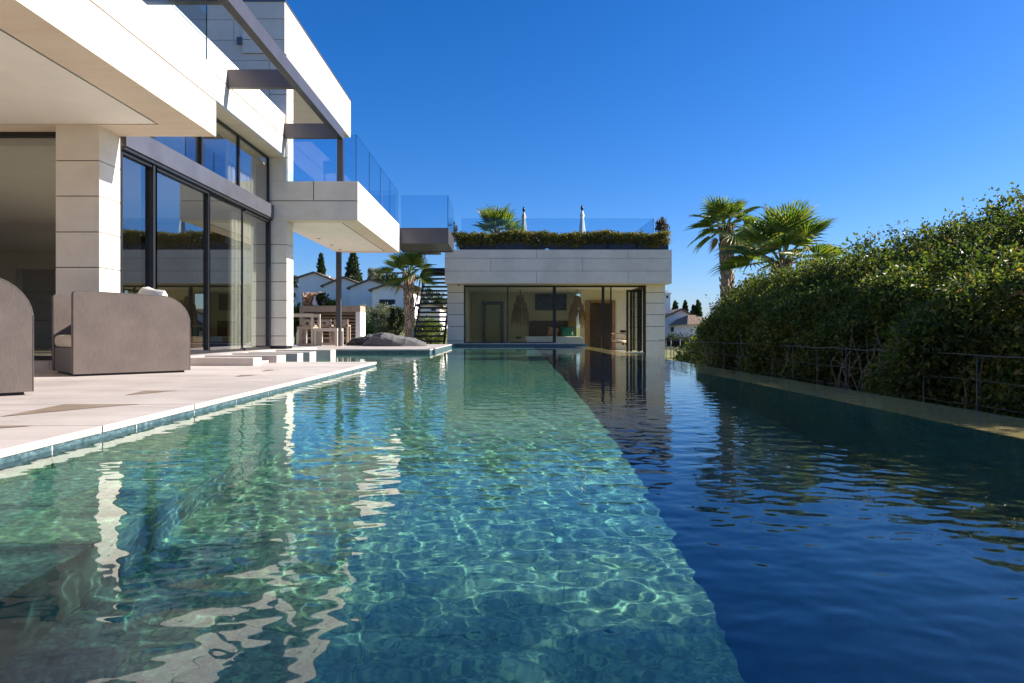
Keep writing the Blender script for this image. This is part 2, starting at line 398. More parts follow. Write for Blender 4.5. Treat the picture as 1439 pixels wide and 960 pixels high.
# ================================================================ SETTING
DZ = .06                                                        # near terrace level above the water
def sstep(a, b, t): t = np.clip((t - a) / (b - a), 0, 1); return t * t * (3 - 2 * t)
def terrain_h(x, y):
    h = np.full_like(x, -.5)
    h = h + sstep(30, 55, y) * sstep(5, -12, x) * 2.3            # village slope, left
    h = h + sstep(30, 110, y) * sstep(0, 12, x) * .28
    h = h - sstep(3, 4, x) * sstep(26.5, 22, y) * .35
    return h + sstep(200, 1500, y) * 12
xs = np.unique(np.concatenate([[-1500, -700, -300, -120, -60], np.linspace(-45, -13, 17), [-13, 3.22], np.linspace(-13, 3.22, 9), np.linspace(3.22, 45, 40), [60, 120, 300, 700, 1500]]))
ys = np.unique(np.concatenate([[-800, -200, -50, -15, -4], np.linspace(-4, 26.6, 25), np.linspace(26.6, 120, 60), [160, 220, 320, 500, 900, 1600]]))
GX, GY = np.meshgrid(xs, ys); GZ = terrain_h(GX, GY); nx = len(xs)
q = [(j * nx + i, j * nx + i + 1, (j + 1) * nx + i + 1, (j + 1) * nx + i) for j in range(len(ys) - 1) for i in range(nx - 1)
     if not (-13 <= (xs[i] + xs[i + 1]) / 2 <= 3.22 and -4 <= (ys[j] + ys[j + 1]) / 2 <= 26.6)]
struct(npmesh('ground', np.stack([GX, GY, GZ], -1).reshape(-1, 3), np.array(q), M_ground, smooth=True))

# pool shell: floor of square stone tiles, side walls, weir, shallow ledge on the left
rngp = np.random.default_rng(5)
FLOOR = -.85
XS = .88
def xstep(y): return .60 + .021 * y                            # edge of the deep strip, slanted to follow the hedge's shadow line
M_deep_shade = plain('deep_stone_with_shade', (.045, .17, .215), .6, var=.3, scale=5)  # hedge shade and dimming by water are put into this dark colour
mb = MB(); mb.cur = 1; mb.prism([(-5.2, -4), (xstep(-4) - .02, -4), (xstep(26.2) - .02, 26.2), (-5.2, 26.2)], 'z', FLOOR - .2, FLOOR - .004); mb.cur = 0
ts = .6
for i in range(12):
    for j in range(50):
        x, y = -5.2 + i * ts, -4 + j * ts
        if x < -2.3 and not (10.2 < y < 17.2): continue
        g_ = .0012; xa, xb = min(x + ts - g_, xstep(y)), min(x + ts - g_, xstep(y + ts))
        if xa < x + .02: continue
        mb.prism([(x + g_, y + g_), (xa, y + g_), (xb, y + ts - g_), (x + g_, y + ts - g_)], 'z', FLOOR - .02, FLOOR + rngp.uniform(-.001, .001))
fl = struct(mb.build('pool_floor', [M_tile, M_tilegrout]))
mb = MB(); mb.box(.3, 2.6, -4, 26.2, -2.6, -2.4); mb.prism([(xstep(-4) - .019, -4), (xstep(-4) + .001, -4), (xstep(26.02) + .001, 26.02), (xstep(26.02) - .019, 26.02)], 'z', -2.399, FLOOR - .001)
dp = struct(mb.build('deep_floor_with_shade', M_deep_shade))
def tiledwall(mb, axis, c, a0, a1, z0, z1, n, ln=.71, hh=.3):
    """vertical wall of tiles; axis 'x': plane X=c facing n (+1/-1) running along Y"""
    rows = max(1, round((z1 - z0) / hh)); dz = (z1 - z0) / rows; k = max(1, round((a1 - a0) / ln)); da = (a1 - a0) / k
    for r in range(rows):
        for i in range(k):
            u0, u1 = a0 + i * da + .006, a0 + (i + 1) * da - .006; q0, q1 = z0 + r * dz + .004, z0 + (r + 1) * dz - .004
            c0, c1 = (c - .02, c) if n > 0 else (c, c + .02)
            if axis == 'x': mb.box(c0, c1, u0, u1, q0, q1)
            else: mb.box(u0, u1, c0, c1, q0, q1)
mb = MB(); mb.cur = 1
mb.box(-2.5, -2.045, -4, 10.84, FLOOR, DZ - .032); mb.box(-13, -1.845, 16.94, 26.3, FLOOR, .08); mb.box(-1.845, 3.2, 26.03, 26.3, FLOOR, .08)
mb.cur = 0
tiledwall(mb, 'x', -2.025, -4, 10.84, FLOOR, -.2, 1); tiledwall(mb, 'x', -1.825, 16.94, 26.0, FLOOR, -.2, 1)
tiledwall(mb, 'y', 16.92, -6, -1.85, FLOOR, -.2, -1); tiledwall(mb, 'y', 26.01, -1.82, 2.6, FLOOR, -.2, -1)
pw = struct(mb.build('pool_walls', [M_tile, M_tilegrout]))
mb = MB(); mb.cur = 1; mb.box(-2.02, -1.27, -4, 9.6, FLOOR, -.426); mb.cur = 0
for i in range(2):
    for j in range(int(13.6 / .38)): mb.box(-2.02 + i * .385 + .004, -2.02 + (i + 1) * .385 - .004, -4 + j * .38 + .004, -4 + (j + 1) * .38 - .004, -.44, -.42)
ledge = struct(mb.build('pool_ledge', [M_tile, M_tilegrout], bevel=0))
mb = MB()
for j in range(38): mb.box(2.6, 3.2, -4 + j * .79 + .003, -4 + (j + 1) * .79 - .003, -.05, -.014)
mb.cur = 1; mb.box(2.601, 3.199, -4, 26.02, -2.6, -.051)
weir = struct(mb.build('pool_weir', [M_weir, M_deep_shade]))
# waterline band of blue-green stone under the terrace edge (a band of tiles, white joints)
mb = MB()
tiledwall(mb, 'x', -2.022, -4, 10.835, -.2, DZ - .034, 1, .71, .3)
tiledwall(mb, 'y', 10.86, -5, -2.03, -.2, DZ - .034, 1, .71, .3)
tiledwall(mb, 'x', -1.822, 16.94, 24.1, -.2, .078, 1, .71, .3); tiledwall(mb, 'y', 16.918, -5, -1.83, -.2, .078, -1, .71, .3)
tiledwall(mb, 'y', 26.008, -1.8, 3.0, -.2, .075, -1, .71, .3)
mb.cur = 1; mb.box(-2.043, -2.0245, -4, 10.83, -.19, DZ - .0345); mb.box(-1.843, -1.8245, 16.95, 24.1, -.19, .0775)
band = struct(mb.build('pool_waterline_band', [M_band, plain('lime_scale_joint', (.62, .64, .62), .8, var=.3, scale=20)]))
for o in (fl, dp, pw, ledge, weir, band): o.cycles.is_caustics_receiver = True

# water: one rippled sheet
def water():
    rng = np.random.default_rng(11)
    ysw = np.concatenate([np.linspace(-4, .5, 60)[:-1], .5 * np.power(26.03 / .5, np.linspace(0, 1, 1250))])
    xsw = np.unique(np.concatenate([np.linspace(-6, -2.03, 130), np.linspace(-2.03, 3.2, 640)]))
    X, Y = np.meshgrid(xsw, ysw); Z = np.zeros_like(X)
    amp = .75 + .45 * np.sin(X * .9 + 1.2 * np.sin(Y * .35)) * np.sin(Y * .5 + .8)
    for i in range(90):
        lam = .042 * (6.5 ** rng.uniform(0, 1)); a = rng.normal(1.45, .75); k = 2 * math.pi / lam
        fade = np.clip(lam / (.016 * np.maximum(Y, .5)), 0, 1) ** 2
        sl_ = .0033 * (lam / .25) ** .1
        Z += fade * sl_ / k * np.sin(k * (X * math.cos(a) + Y * math.sin(a)) + rng.uniform(0, 6.28) + .8 * np.sin(X * 1.3 + Y * .7 + i))
    Z *= amp
    n, m = X.shape; idx = np.arange(n * m).reshape(n, m)
    Q = np.stack([idx[:-1, :-1], idx[:-1, 1:], idx[1:, 1:], idx[1:, :-1]], -1).reshape(-1, 4)
    cx = ((X[:-1, :-1] + X[1:, 1:]) / 2).ravel(); cy = ((Y[:-1, :-1] + Y[1:, 1:]) / 2).ravel()
    keep = (cx > -2.03) | ((cy > 10.82) & (cy < 16.95)); keep &= ~((cx < -1.83) & (cy > 16.95))
    o = npmesh('water', np.stack([X, Y, Z], -1).reshape(-1, 3), Q[keep], M_water, smooth=True)
    o.cycles.is_caustics_caster = True; return struct(o)
water()

# terraces
def slabs(name, x0, x1, yc, ztop, th, cop=.0, mat=M_deck, xcuts=None):
    mb = MB(); rng = random.Random(3)
    for j in range(len(yc) - 1):
        xx = [x0] + sorted(xcuts or []) + [x1]
        for i in range(len(xx) - 1):
            mb.box(xx[i] + .003, xx[i + 1] - (.003 if i < len(xx) - 2 else 0), yc[j] + .006, yc[j + 1] - .006, ztop - th, ztop)
    return mb.build(name, mat, None, .0015)
yj = [3.43 + 1.02 * k for k in range(-7, 8)]; yj = [-4] + [y for y in yj if -4 < y < 10.4] + [10.86]
terr = struct(slabs('pool_terrace', -24, -2.012, yj, DZ, .034, xcuts=[-20, -16, -10.2, -7.4, -4.6]))
struct(box('terrace_base', M_grout, -13, -2.06, -4, 10.80, -.4, DZ - .036))
mb = MB(); rs = random.Random(8)                                  # dark tan patches on the stone, cut off by the joints
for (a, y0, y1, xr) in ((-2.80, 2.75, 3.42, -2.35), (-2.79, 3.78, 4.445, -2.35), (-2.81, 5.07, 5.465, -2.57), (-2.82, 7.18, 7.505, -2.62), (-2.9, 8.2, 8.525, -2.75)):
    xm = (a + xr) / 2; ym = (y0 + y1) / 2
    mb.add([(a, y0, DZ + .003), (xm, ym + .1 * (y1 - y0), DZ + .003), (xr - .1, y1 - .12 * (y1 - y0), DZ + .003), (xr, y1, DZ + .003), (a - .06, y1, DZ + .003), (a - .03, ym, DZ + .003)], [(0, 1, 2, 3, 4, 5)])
mb.build('dark_patches', plain('dark_travertine', (.30, .22, .155), .35, var=.15, scale=9), terr)
struct(slabs('step_terrace', -13, -3.62, [9.86, 10.38, 10.87], .10, .04, xcuts=[-8, -5]))
struct(slabs('house_plinth', -13, -4.62, [8.42, 9.9, 11.4, 12.9, 14.4, 15.9, 16.93], .17, .12, xcuts=[-9, -5.6]))
struct(box('plinth_base', M_grout, -12.9, -4.64, 10.9, 16.9, -.6, .05))
yj2 = [16.9 + 1.02 * k for k in range(8)] + [24.1]
struct(slabs('far_terrace', -13, -1.805, yj2, .11, .032, xcuts=[-9.5, -6.5, -4.2, -2.2]))
struct(slabs('pool_coping', -1.80, 3.05, [26.0, 26.32], .115, .035, xcuts=[-.4, 1.0, 2.2]))
LAB = ['pale stepping slab {} in the row beside the glass facade'.format(k) for k in ('nearest the lounge chairs', 'second from the lounge chairs', 'in the middle, third from the lounge chairs', 'fourth from the lounge chairs', 'closest to the bar')]
for k, (a, b) in enumerate(((9.57, 9.9), (10.56, 11.0), (11.62, 11.95), (12.36, 12.78), (13.85, 14.28))):
    o = MB().box(-4.61, -3.5, a, b, -.05 if b > 10.5 else .061, .171).build('stepping_slab', M_deck, None, .006)
    tag(o, LAB[k], 'stone slab', 'stepping slabs over the water channel')
# ================================================================ VILLA
V_ = thing('villa', 'modern pale limestone villa with glass walls and stacked overhanging slabs left of the pool', 'house', (-7, 12, .17))
cz = [.17, .45, .89, 1.335, 1.775, 2.22, 2.66, 3.10]
clad('column', -5.55, -5.01, 8.47, 8.93, cz, ('+x', '-y'), V_, 3, .012)
c2 = [.24, .45, .84, 1.22, 1.62, 2.02, 2.42, 2.94]
clad('column', -5.03, -4.66, 14.7, 15.16, c2, ('+x', '-y'), V_, 3, .014)
box('column_base', M_frame, -5.02, -4.68, 14.72, 15.14, .17, .24, V_)
clad('column', -5.03, -4.66, 14.7, 15.16, [3.785, 4.3, 4.75, 5.2, 5.65, 6.1, 6.525], ('+x', '-y'), V_, 3, .014)
# first floor slab over the lounge
sl1 = clad('roof_slab', -24, -3.755, -4, 8.93, [3.12, 3.55, 3.98], ('+x', '+y'), V_, 6.5, .018, bond=False)
mb = MB()
mb.box(-4.24, -3.755, -4, 8.93, 3.09, 3.1195); mb.box(-24, -4.2405, 8.42, 8.93, 3.09, 3.1195)
mb.build('soffit_border', M_soffit, V_)
box('soffit_panel', M_plaster, -24, -4.275, -4, 8.40, 3.095, 3.1195, V_)
mb = MB(); mb.box(-4.268, -4.247, -4, 8.36, 3.10, 3.1195); mb.build('soffit_slot', M_frame, V_)
# second fascia, upper volume and roof box
clad('fascia', -13, -4.70, 3, 14.695, [4.31, 4.74, 5.17], ('+x', '-y'), V_, 5.8, .02, bond=False)
box('fascia_soffit', M_soffit, -5.3, -4.70, 3, 14.695, 4.29, 4.3095, V_)
box('fascia_capping', M_white, -4.79, -4.69, 3, 14.695, 5.1705, 5.20, V_)
uz = [5.2, 5.5, 5.94, 6.38, 6.82, 7.26, 7.63]
clad('upper_wall', -13, -5.04, 14.7, 15.1, uz, ('-y',), V_, 2.4, .009)
clad('roof_box', -13, -4.69, 15.11, 21.0, [6.53, 6.9, 7.26, 7.63], ('+x',), V_, 4.2, .018)
clad('roof_box_front', -5.6, -4.69, 14.66, 15.105, [6.53, 6.82, 7.26, 7.63], ('+x', '-y'), V_, 3, .012)
box('roof_box_soffit', M_plaster, -13, -4.70, 15.2, 20.98, 6.505, 6.5295, V_)
box('roof_capping', M_steel, -13, -4.67, 14.64, 21.02, 7.6305, 7.655, V_)
box('wall_lamp', M_steel_lt, -5.71, -5.6, 14.62, 14.66, 6.70, 6.86, V_, .01)
# balcony
clad('balcony', -5.03, -3.13, 14.695, 20.7, [2.962, 3.36, 3.78], ('+x', '-y'), V_, 1.9, .018)
mb = MB(); mb.box(-3.53, -3.13, 14.695, 20.7, 2.94, 2.9615); mb.box(-5.03, -3.5305, 14.695, 15.05, 2.94, 2.9615); mb.box(-5.03, -3.5305, 20.35, 20.7, 2.94, 2.9615)
mb.build('balcony_soffit', M_soffit, V_)
box('balcony_soffit_panel', M_plaster, -5.03, -3.565, 15.055, 20.345, 2.945, 2.9615, V_)
box('soffit_slot', M_frame, -3.56, -3.535, 15.06, 20.34, 2.95, 2.9615, V_)
for (x, y) in ((-4.75, 18.9), (-4.75, 19.9), (-4.75, 17.6)):
    MB().tube([(x, y, 2.946), (x, y, 2.940)], .045, 14).build('downlight', M_frame, V_)
# glass facade towards the pool
box('steel_channel', M_steel_lt, -5.03, -4.93, 8.94, 14.68, 2.97, 3.26, V_, .004)
mb = MB(); mb.box(-5.03, -4.955, 8.94, 14.68, 2.925, 2.965)
mb.build('window_head', M_frame, V_)
g1 = [8.94, 9.83, 11.62, 13.2, 14.66]
for i in range(4):
    a, b = g1[i], g1[i + 1]
    wf = MB()
    for y, hw in ((a, .035), (b, .035)):
        if y == 13.2: continue
        wf.box(-5.10, -5.0, max(y - hw, 8.94), min(y + hw, 14.69), .175, 2.924)
    wf.box(-5.10, -5.0, a + .036, b - .036, .175, .225); wf.box(-5.10, -5.0, a + .036, b - .036, 2.88, 2.924)
    if i == 0: wf.box(-5.16, -4.985, 9.73, 9.79, .175, 2.924)
    if i in (2,): wf = MB().box(-5.10, -5.0, a, a + .035, .175, 2.924).box(-5.1, -5.02, a + .04, b, .175, .215).box(-5.1, -5.02, a + .04, b, 2.89, 2.924).box(-5.07, -5.03, b - .012, b + .012, .216, 2.889)
    f_ = wf.build('window', M_frame, V_)
    box('pane', M_glass, -5.056, -5.044, a + .037, b - .037, .22, 2.885, f_)
g2 = [8.94, 9.8, 11.4, 13.0, 14.66]
for i in range(4):
    a, b = g2[i], g2[i + 1]; wf = MB()
    wf.box(-5.09, -5.02, a, a + .03, 3.262, 4.285); wf.box(-5.09, -5.02, b - .03, b, 3.262, 4.285); wf.box(-5.09, -5.02, a + .031, b - .031, 4.25, 4.285)
    f_ = wf.build('upper_window', M_frame, V_); box('pane', M_glass, -5.056, -5.044, a + .03, b - .03, 3.265, 4.26, f_)
# glass front under the slab
mb = MB(); mb.box(-13, -5.56, 8.72, 8.8, 3.03, 3.089).box(-13, -5.56, 8.72, 8.8, .175, .23).box(-5.62, -5.56, 8.72, 8.8, .231, 3.029).box(-9.2, -9.12, 8.72, 8.8, .231, 3.029)
f_ = mb.build('lounge_window', M_frame, V_); box('pane', M_glass, -12.9, -5.62, 8.754, 8.766, .23, 3.03, f_)
clad('unseen_reflected_wall', -24, -11, -4.4, -4.01, [.02, .9, 1.8, 2.7, 3.98], ('+y', '+x'), V_, 1.6)  # unseen wall behind the camera, added for the lounge glass to reflect
# rooms behind the glass
mb = MB(); mb.box(-13, -12.9, 8.95, 16.9, .171, 4.3); mb.box(-12.9, -5.12, 15.2, 15.3, .171, 4.3)
mb.build('room_walls', M_wallin, V_)
box('room_floor', M_floorin, -12.9, -5.11, 8.85, 15.19, .171, .176, V_)
mb = MB(); mb.box(-12.9, -5.12, 8.94, 15.19, 2.97, 3.2); mb.build('room_ceiling', M_plaster, V_)
box('upper_room_ceiling', M_plaster, -12.9, -5.31, 8.94, 15.19, 4.26, 4.305, V_)
for y0, y1, z0, z1, lab in ((13.3, 14.6, .2, 2.9, 'tall pale curtain gathered behind the ground floor glass'), (13.15, 14.6, 3.27, 4.24, 'pale curtain behind the upper floor glass')):
    mb = MB(); n = 90; mb.smooth = True; vs_ = []
    for i in range(n + 1):
        y = y0 + (y1 - y0) * i / n; x = -5.32 + .05 * math.sin(i * .9) + .02 * math.sin(i * 2.3)
        vs_ += [(x, y, z0), (x + .012, y, z1), (x - .012, y, z0), (x, y, z1)]
    fs = []
    for i in range(n): b = i * 4; fs += [(b, b + 4, b + 5, b + 1), (b + 2, b + 3, b + 7, b + 6)]
    mb.add(vs_, fs); tag(mb.build('curtain', M_curtain), lab, 'curtain')
# steel pergola on the terrace edge
pg = thing('pergola', 'grey steel pergola beam with cross beams bolted to the villa fascia', 'pergola', (-3.52, 14.6, 3.78))
box('main_beam', M_steel, -3.58, -3.455, 2.5, 14.76, 4.70, 4.93, pg, .004)
for y in (5.6, 8.6, 11.63, 14.64):
    box('cross_beam', M_steel, -4.698, -3.582, y, y + .1, 4.70, 5.01, pg, .004)
box('post', M_steel, -3.585, -3.455, 14.72, 14.83, 3.782, 4.698, pg, .003)
pp = MB().box(-5.02, -4.88, 20.5, 20.64, .115, 2.939).build('steel_post', M_steel, None, .004)
tag(pp, 'slim dark steel post holding up the balcony beside the outdoor bar', 'post')
# glass balustrades (parts of the villa: balcony, slab edge)
def balustrade(name, panes, parent, mat=M_bal):
    for p in panes: glasspane(name, *p, parent)
balustrade('balustrade_pane', [(-3.86, -3.842, 2.0 + i * 1.72, 2.0 + (i + 1) * 1.72 - .015, 3.981, 5.08) for i in range(4)], V_)
balustrade('balustrade_pane', [(-4.64, -3.62, 14.79, 14.805, 3.781, 4.80), (-3.44, -3.21, 14.79, 14.805, 3.781, 4.80)], V_)
balustrade('balustrade_pane', [(-3.2, -3.185, 14.81 + i * 1.47, 14.81 + (i + 1) * 1.47 - .015, 3.781, 4.82) for i in range(4)], V_)
balustrade('balustrade_pane', [(-4.64, -3.22, 20.6, 20.615, 3.781, 4.80)], V_)
# bridge and stair
br = thing('footbridge', 'dark steel footbridge with glass sides joining balcony and pool house roof', 'bridge', (-2.4, 22, 3.25))
mb = MB(); mb.box(-3.4, -1.66, 20.72, 20.80, 3.23, 3.70).box(-3.4, -1.66, 23.02, 23.1, 3.23, 3.70).box(-1.74, -1.66, 20.801, 23.019, 3.23, 3.70).box(-3.4, -1.741, 20.801, 23.019, 3.25, 3.4)
mb.box(-3.0, -2.3, 23.101, 25.29, 3.40, 3.58)
mb.build('deck_frame', M_steel, br)
glasspane('glass_side', -3.1, -1.66, 20.74, 20.755, 3.701, 4.69, br); glasspane('glass_side', -1.69, -1.675, 20.77, 23.05, 3.701, 4.69, br)
st = thing('staircase', 'dark open metal staircase climbing beside the pool house wall', 'staircase', (-2.8, 27, -.4))
y0, y1, zb, zt, N = 26.0, 30.6, .10, 3.35, 17
mb = MB()
for x in (-3.46, -2.30):
    mb.prism([(y0 - .3, zb - .35), (y0 + .05, zb - .35), (y1 + .05, zt - .05), (y1 + .05, zt + .12), (y1 - .25, zt + .12)], 'x', x, x + .05)
mb.build('stringers', M_frame, st)
for i in range(N):
    t = (i + .5) / N; y = y0 + (y1 - y0) * t; z = zb + (zt - zb) * t
    box('tread', M_frame, -3.41, -2.30, y - .14, y + .14, z - .04, z + .03, st)
box('landing', M_frame, -3.46, -2.25, 30.7, 31.9, 3.15, 3.42, st)
mb = MB(); mb.tube([(-3.44, y0, zb + .95), (-3.44, y1, zt + .95)], .025, 8)
for t in (0.02, .33, .66, .98): y = y0 + (y1 - y0) * t; z = zb + (zt - zb) * t; mb.tube([(-3.44, y, z), (-3.44, y, z + .95)], .018, 6)
mb.build('handrail', plain('blue_grey_rail', (.10, .13, .22), .4, .3), st)
# ================================================================ POOL HOUSE
H = thing('pool_house', 'single storey limestone pool house with wide glass front at the far end of the pool', 'house', (2, 27, -.5))
clad('fascia', -2.16, 6.25, 25.3, 32.5, [2.36, 2.80, 3.27, 3.59], ('-y', '+x'), H, 3.4, .012)
mb = MB(); mb.box(-2.16, 6.25, 25.3, 26.6, 2.335, 2.3595); mb.build('soffit', M_soffit, H)
pz = [-.5, .2, .75, 1.2, 1.64, 2.05, 2.334]
clad('column', -2.13, -1.5, 26.05, 32.3, pz, ('-y',), H, 9, .02)
clad('column', 5.46, 6.18, 26.05, 26.5, pz, ('-y', '+x'), H, 9, .02)
clad('column', 5.46, 6.18, 29.6, 32.3, pz, ('-y', '+x'), H, 9, .02)
box('floor', M_floorin, -1.5, 6.18, 26.34, 32.3, -.5, -.25, H)
mb = MB(); mb.box(-1.5, 3.35, 31.2, 31.4, -.25, 2.334); mb.box(-1.5, -1.45, 26.6, 31.2, -.25, 2.334)
mb.build('back_wall', plain('olive_plaster', (.50, .47, .34), .8, var=.06, scale=2), H)
box('cream_wall', M_cream_in, 3.36, 5.46, 29.62, 29.8, -.25, 2.334, H)
box('ceiling', M_plaster, -1.5, 5.46, 26.61, 31.2, 2.336, 2.355, H)
gx = [-1.5, .18, 1.98, 3.86, 4.19]
for i in range(4):
    a, b = gx[i], gx[i + 1]; wf = MB(); hw = (.03, .022, .06, .05, .05)
    zb_ = .118 if i < 3 else -.24
    zl = .118 if i < 2 else -.24
    wf.box(a, a + hw[i], 26.35, 26.43, .118, 2.27); wf.box(b - hw[i + 1], b, 26.35, 26.43, .118 if i < 2 else -.24, 2.27)
    wf.box(a, b, 26.34, 26.44, 2.2705, 2.333)
    if i < 2: wf.box(a + .06, b - .061, 26.35, 26.43, .118, .155)
    if i == 1: wf.box(b - .021, b + .045, 26.33, 26.46, .118, 2.2695)
    f_ = wf.build('window', M_frame, H); box('pane', M_glass_ph, a + .02, b - .02, 26.383, 26.395, .12 if i < 2 else -.2, 2.27, f_)
mb = MB(); mb.box(4.19, 5.46, 26.34, 26.44, 2.2705, 2.333); mb.box(5.41, 5.46, 26.35, 26.43, -.24, 2.27); mb.build('door_frame', M_frame, H)
for y in (26.9, 27.25):                                         # folded door leaves at the right
    wf = MB(); wf.box(4.86 + (y - 26.9) * .6, 4.94 + (y - 26.9) * .6, y, y + .06, -.24, 2.2).box(5.36, 5.42, y, y + .06, -.24, 2.2).box(4.945 + (y - 26.9) * .6, 5.355, y, y + .06, 2.12, 2.2)
    f_ = wf.build('door', M_frame, H); box('pane', M_glass_ph, 4.95 + (y - 26.9) * .6, 5.355, y + .024, y + .036, -.22, 2.12, f_)
wf = MB().box(5.62, 5.70, 26.5, 29.6, 2.28, 2.334)
for y in (26.5, 28.0, 29.54): wf.box(5.62, 5.70, y, y + .06, -.24, 2.281)
f_ = wf.build('side_window', M_frame, H); box('pane', M_glass_ph, 5.655, 5.667, 26.57, 29.53, -.24, 2.334, f_)
# black glazed door in the back wall
d_ = MB().box(-.93, -.80, 31.12, 31.198, -.24, 1.93).box(-.12, .02, 31.12, 31.198, -.24, 1.93).box(-.799, -.121, 31.12, 31.198, 1.78, 1.93).build('back_door', M_black, H)
box('pane', M_glass_ph, -.80, -.12, 31.14, 31.15, -.24, 1.78, d_)
d_ = MB().box(3.55, 3.75, 29.54, 29.618, -.24, 1.92).box(4.72, 4.86, 29.54, 29.618, -.24, 1.92).box(3.751, 4.719, 29.54, 29.618, 1.80, 1.92).build('door_surround', M_wood, H)
dd = box('door', M_darkwood, 3.76, 4.71, 29.55, 29.60, -.24, 1.79, H); box('handle', M_frame, 4.45, 4.58, 29.50, 29.549, .72, .75, dd)
for (x, z, y) in ((.60, .24, 31.15), (3.22, .20, 31.15), (5.08, .52, 29.58), (5.15, -.02, 29.58)):
    box('switch_plate', M_black, x, x + .24, y, y + .015, z, z + .09, H, .004)
MB().tube([(-1.68, 25.9, 2.30), (-1.68, 25.9, 2.334)], .05, 10).build('sensor', M_black, H)
mb = MB(); mb.box(1.18, 2.95, 31.11, 31.195, -.2, 1.05)
tag(mb.build('headboard', M_darkwood, None, .01), 'wide dark panel headboard against the back wall of the pool house', 'headboard')
t = thing('wall_screen', 'black rectangular screen high on the back wall of the pool house', 'screen', (2.0, 31.1, 1.9))
box('screen_panel', M_black, 1.48, 2.88, 31.13, 31.19, 1.55, 2.26, t, .008); box('screen_bezel', M_frame, 1.46, 2.90, 31.17, 31.195, 1.53, 2.28, t)
for k, (x, zt_, lab) in enumerate(((.72, 2.0, 'shaggy fibre pendant lamp beside the black glazed door'), (3.1, 1.95, 'paler fibre pendant lamp near the wooden door'))):
    t = thing('pendant_lamp', lab, 'lamp', (x, 28.6, 2.33), 'fibre pendant lamps'); rr = random.Random(k)
    MB().tube([(x, 28.6, 2.335), (x, 28.6, zt_)], .012, 6).build('cord', M_frame, t)
    mb = MB()
    for tier, (z, r, ln) in enumerate(((zt_, .16, .42), (zt_ - .28, .27, .45), (zt_ - .58, .33, .62))):
        for i in range(70):
            a = i / 70 * 6.283 + rr.uniform(-.05, .05); l_ = ln * rr.uniform(.75, 1.1); r2 = r * rr.uniform(1.0, 1.2)
            mb.tube([(x + r * .5 * math.cos(a), 28.6 + r * .5 * math.sin(a), z + .1), (x + r * math.cos(a), 28.6 + r * math.sin(a), z), (x + r2 * math.cos(a), 28.6 + r2 * math.sin(a), z - l_)], [.008, .012, .005], 4)
    mb.build('shade', M_fibre, t)
t = thing('daybed', 'low white daybed with rounded end behind the pool house glass', 'daybed', (1.6, 27.4, -.25))
pr = [(0.9, -.24), (3.0, -.24)] + [(3.0 + .2 * math.sin(a), .06 + .30 * math.cos(a)) for a in np.linspace(math.pi, 0, 14)] + [(0.9, .36)]
mb = MB(); mb.prism(pr, 'y', 26.7, 28.2); mb.build('mattress', M_canvas, t, .03)
box('base', M_teak, .95, 2.95, 26.75, 28.15, -.249, -.15, t)
def pillow(name, label, cat, c, sx, sz, th, rot, mat, parent=None, squash=.35):
    N = 14; vs_, fs = [], []
    for sgn in (1, -1):
        for j in range(N + 1):
            for i in range(N + 1):
                u, v = i / N * 2 - 1, j / N * 2 - 1; e = max(0, (1 - u ** 4) * (1 - v ** 4)) ** squash
                pin = 1 - .07 * (1 - abs(u)) * abs(v) ** 3; pin2 = 1 - .07 * (1 - abs(v)) * abs(u) ** 3
                vs_.append(Vector((u * sx / 2 * pin2, sgn * th / 2 * e, v * sz / 2 * pin)))
    n1 = (N + 1) ** 2
    for j in range(N):
        for i in range(N):
            a = j * (N + 1) + i; fs.append((a, a + N + 1, a + N + 2, a + 1)); b = a + n1; fs.append((b, b + 1, b + N + 2, b + N + 1))
    Mx = Matrix.Translation(c) @ rot; mb = MB(); mb.smooth = True; mb.add([Mx @ p for p in vs_], fs)
    o = mb.build(name, mat, parent); 
    if label: tag(o, label, cat)
    return o
RX = lambda a: Matrix.Rotation(a, 4, 'X'); RZ = lambda a: Matrix.Rotation(a, 4, 'Z'); RY = lambda a: Matrix.Rotation(a, 4, 'Y')
pillow('pillow', 'dark green scatter cushion leaning on the daybed', 'cushion', (2.62, 28.0, .56), .52, .42, .16, RX(-.3), M_green)
pillow('pillow', 'brown scatter cushion lying on the daybed beside the green one', 'cushion', (2.05, 28.0, .54), .42, .38, .15, RX(-.3) @ RY(.2), M_bronze)
# rattan chair in the doorway
t = thing('rattan_chair', 'open rattan armchair with a cream seat pad inside the open door', 'chair', (4.83, 28.4, -.25))
mb = MB(); cx, cy = 4.83, 28.4
arc = [(cx + .38 * math.cos(a), cy + .33 * math.sin(a), .40 + .09 * math.sin(a)) for a in np.linspace(-.5, math.pi + .5, 18)]
mb.tube(arc, .02, 7); mb.tube([(p[0], p[1], p[2] - .22) for p in arc], .014, 6)
for a in np.linspace(-.4, math.pi + .4, 9):
    mb.tube([(cx + .34 * math.cos(a), cy + .3 * math.sin(a), .08), (cx + .38 * math.cos(a), cy + .33 * math.sin(a), .40 + .09 * math.sin(a))], .011, 5)
mb.tube([(cx + .33 * math.cos(a), cy + .3 * math.sin(a), .10) for a in np.linspace(0, 6.283, 20)], .022, 6)
mb.build('frame', M_wood, t)
for sx in (-1, 1):
    for sy in (-1, 1): MB().tube([(cx + sx * .25, cy + sy * .22, .09), (cx + sx * .29, cy + sy * .27, -.25)], [.02, .014], 6).build('leg', M_wood, t)
MB().tube([(cx, cy, .10), (cx, cy, .13), (cx, cy, .19), (cx, cy, .20)], [.26, .3, .29, .2], 18).build('seat_pad', M_cushion, t)
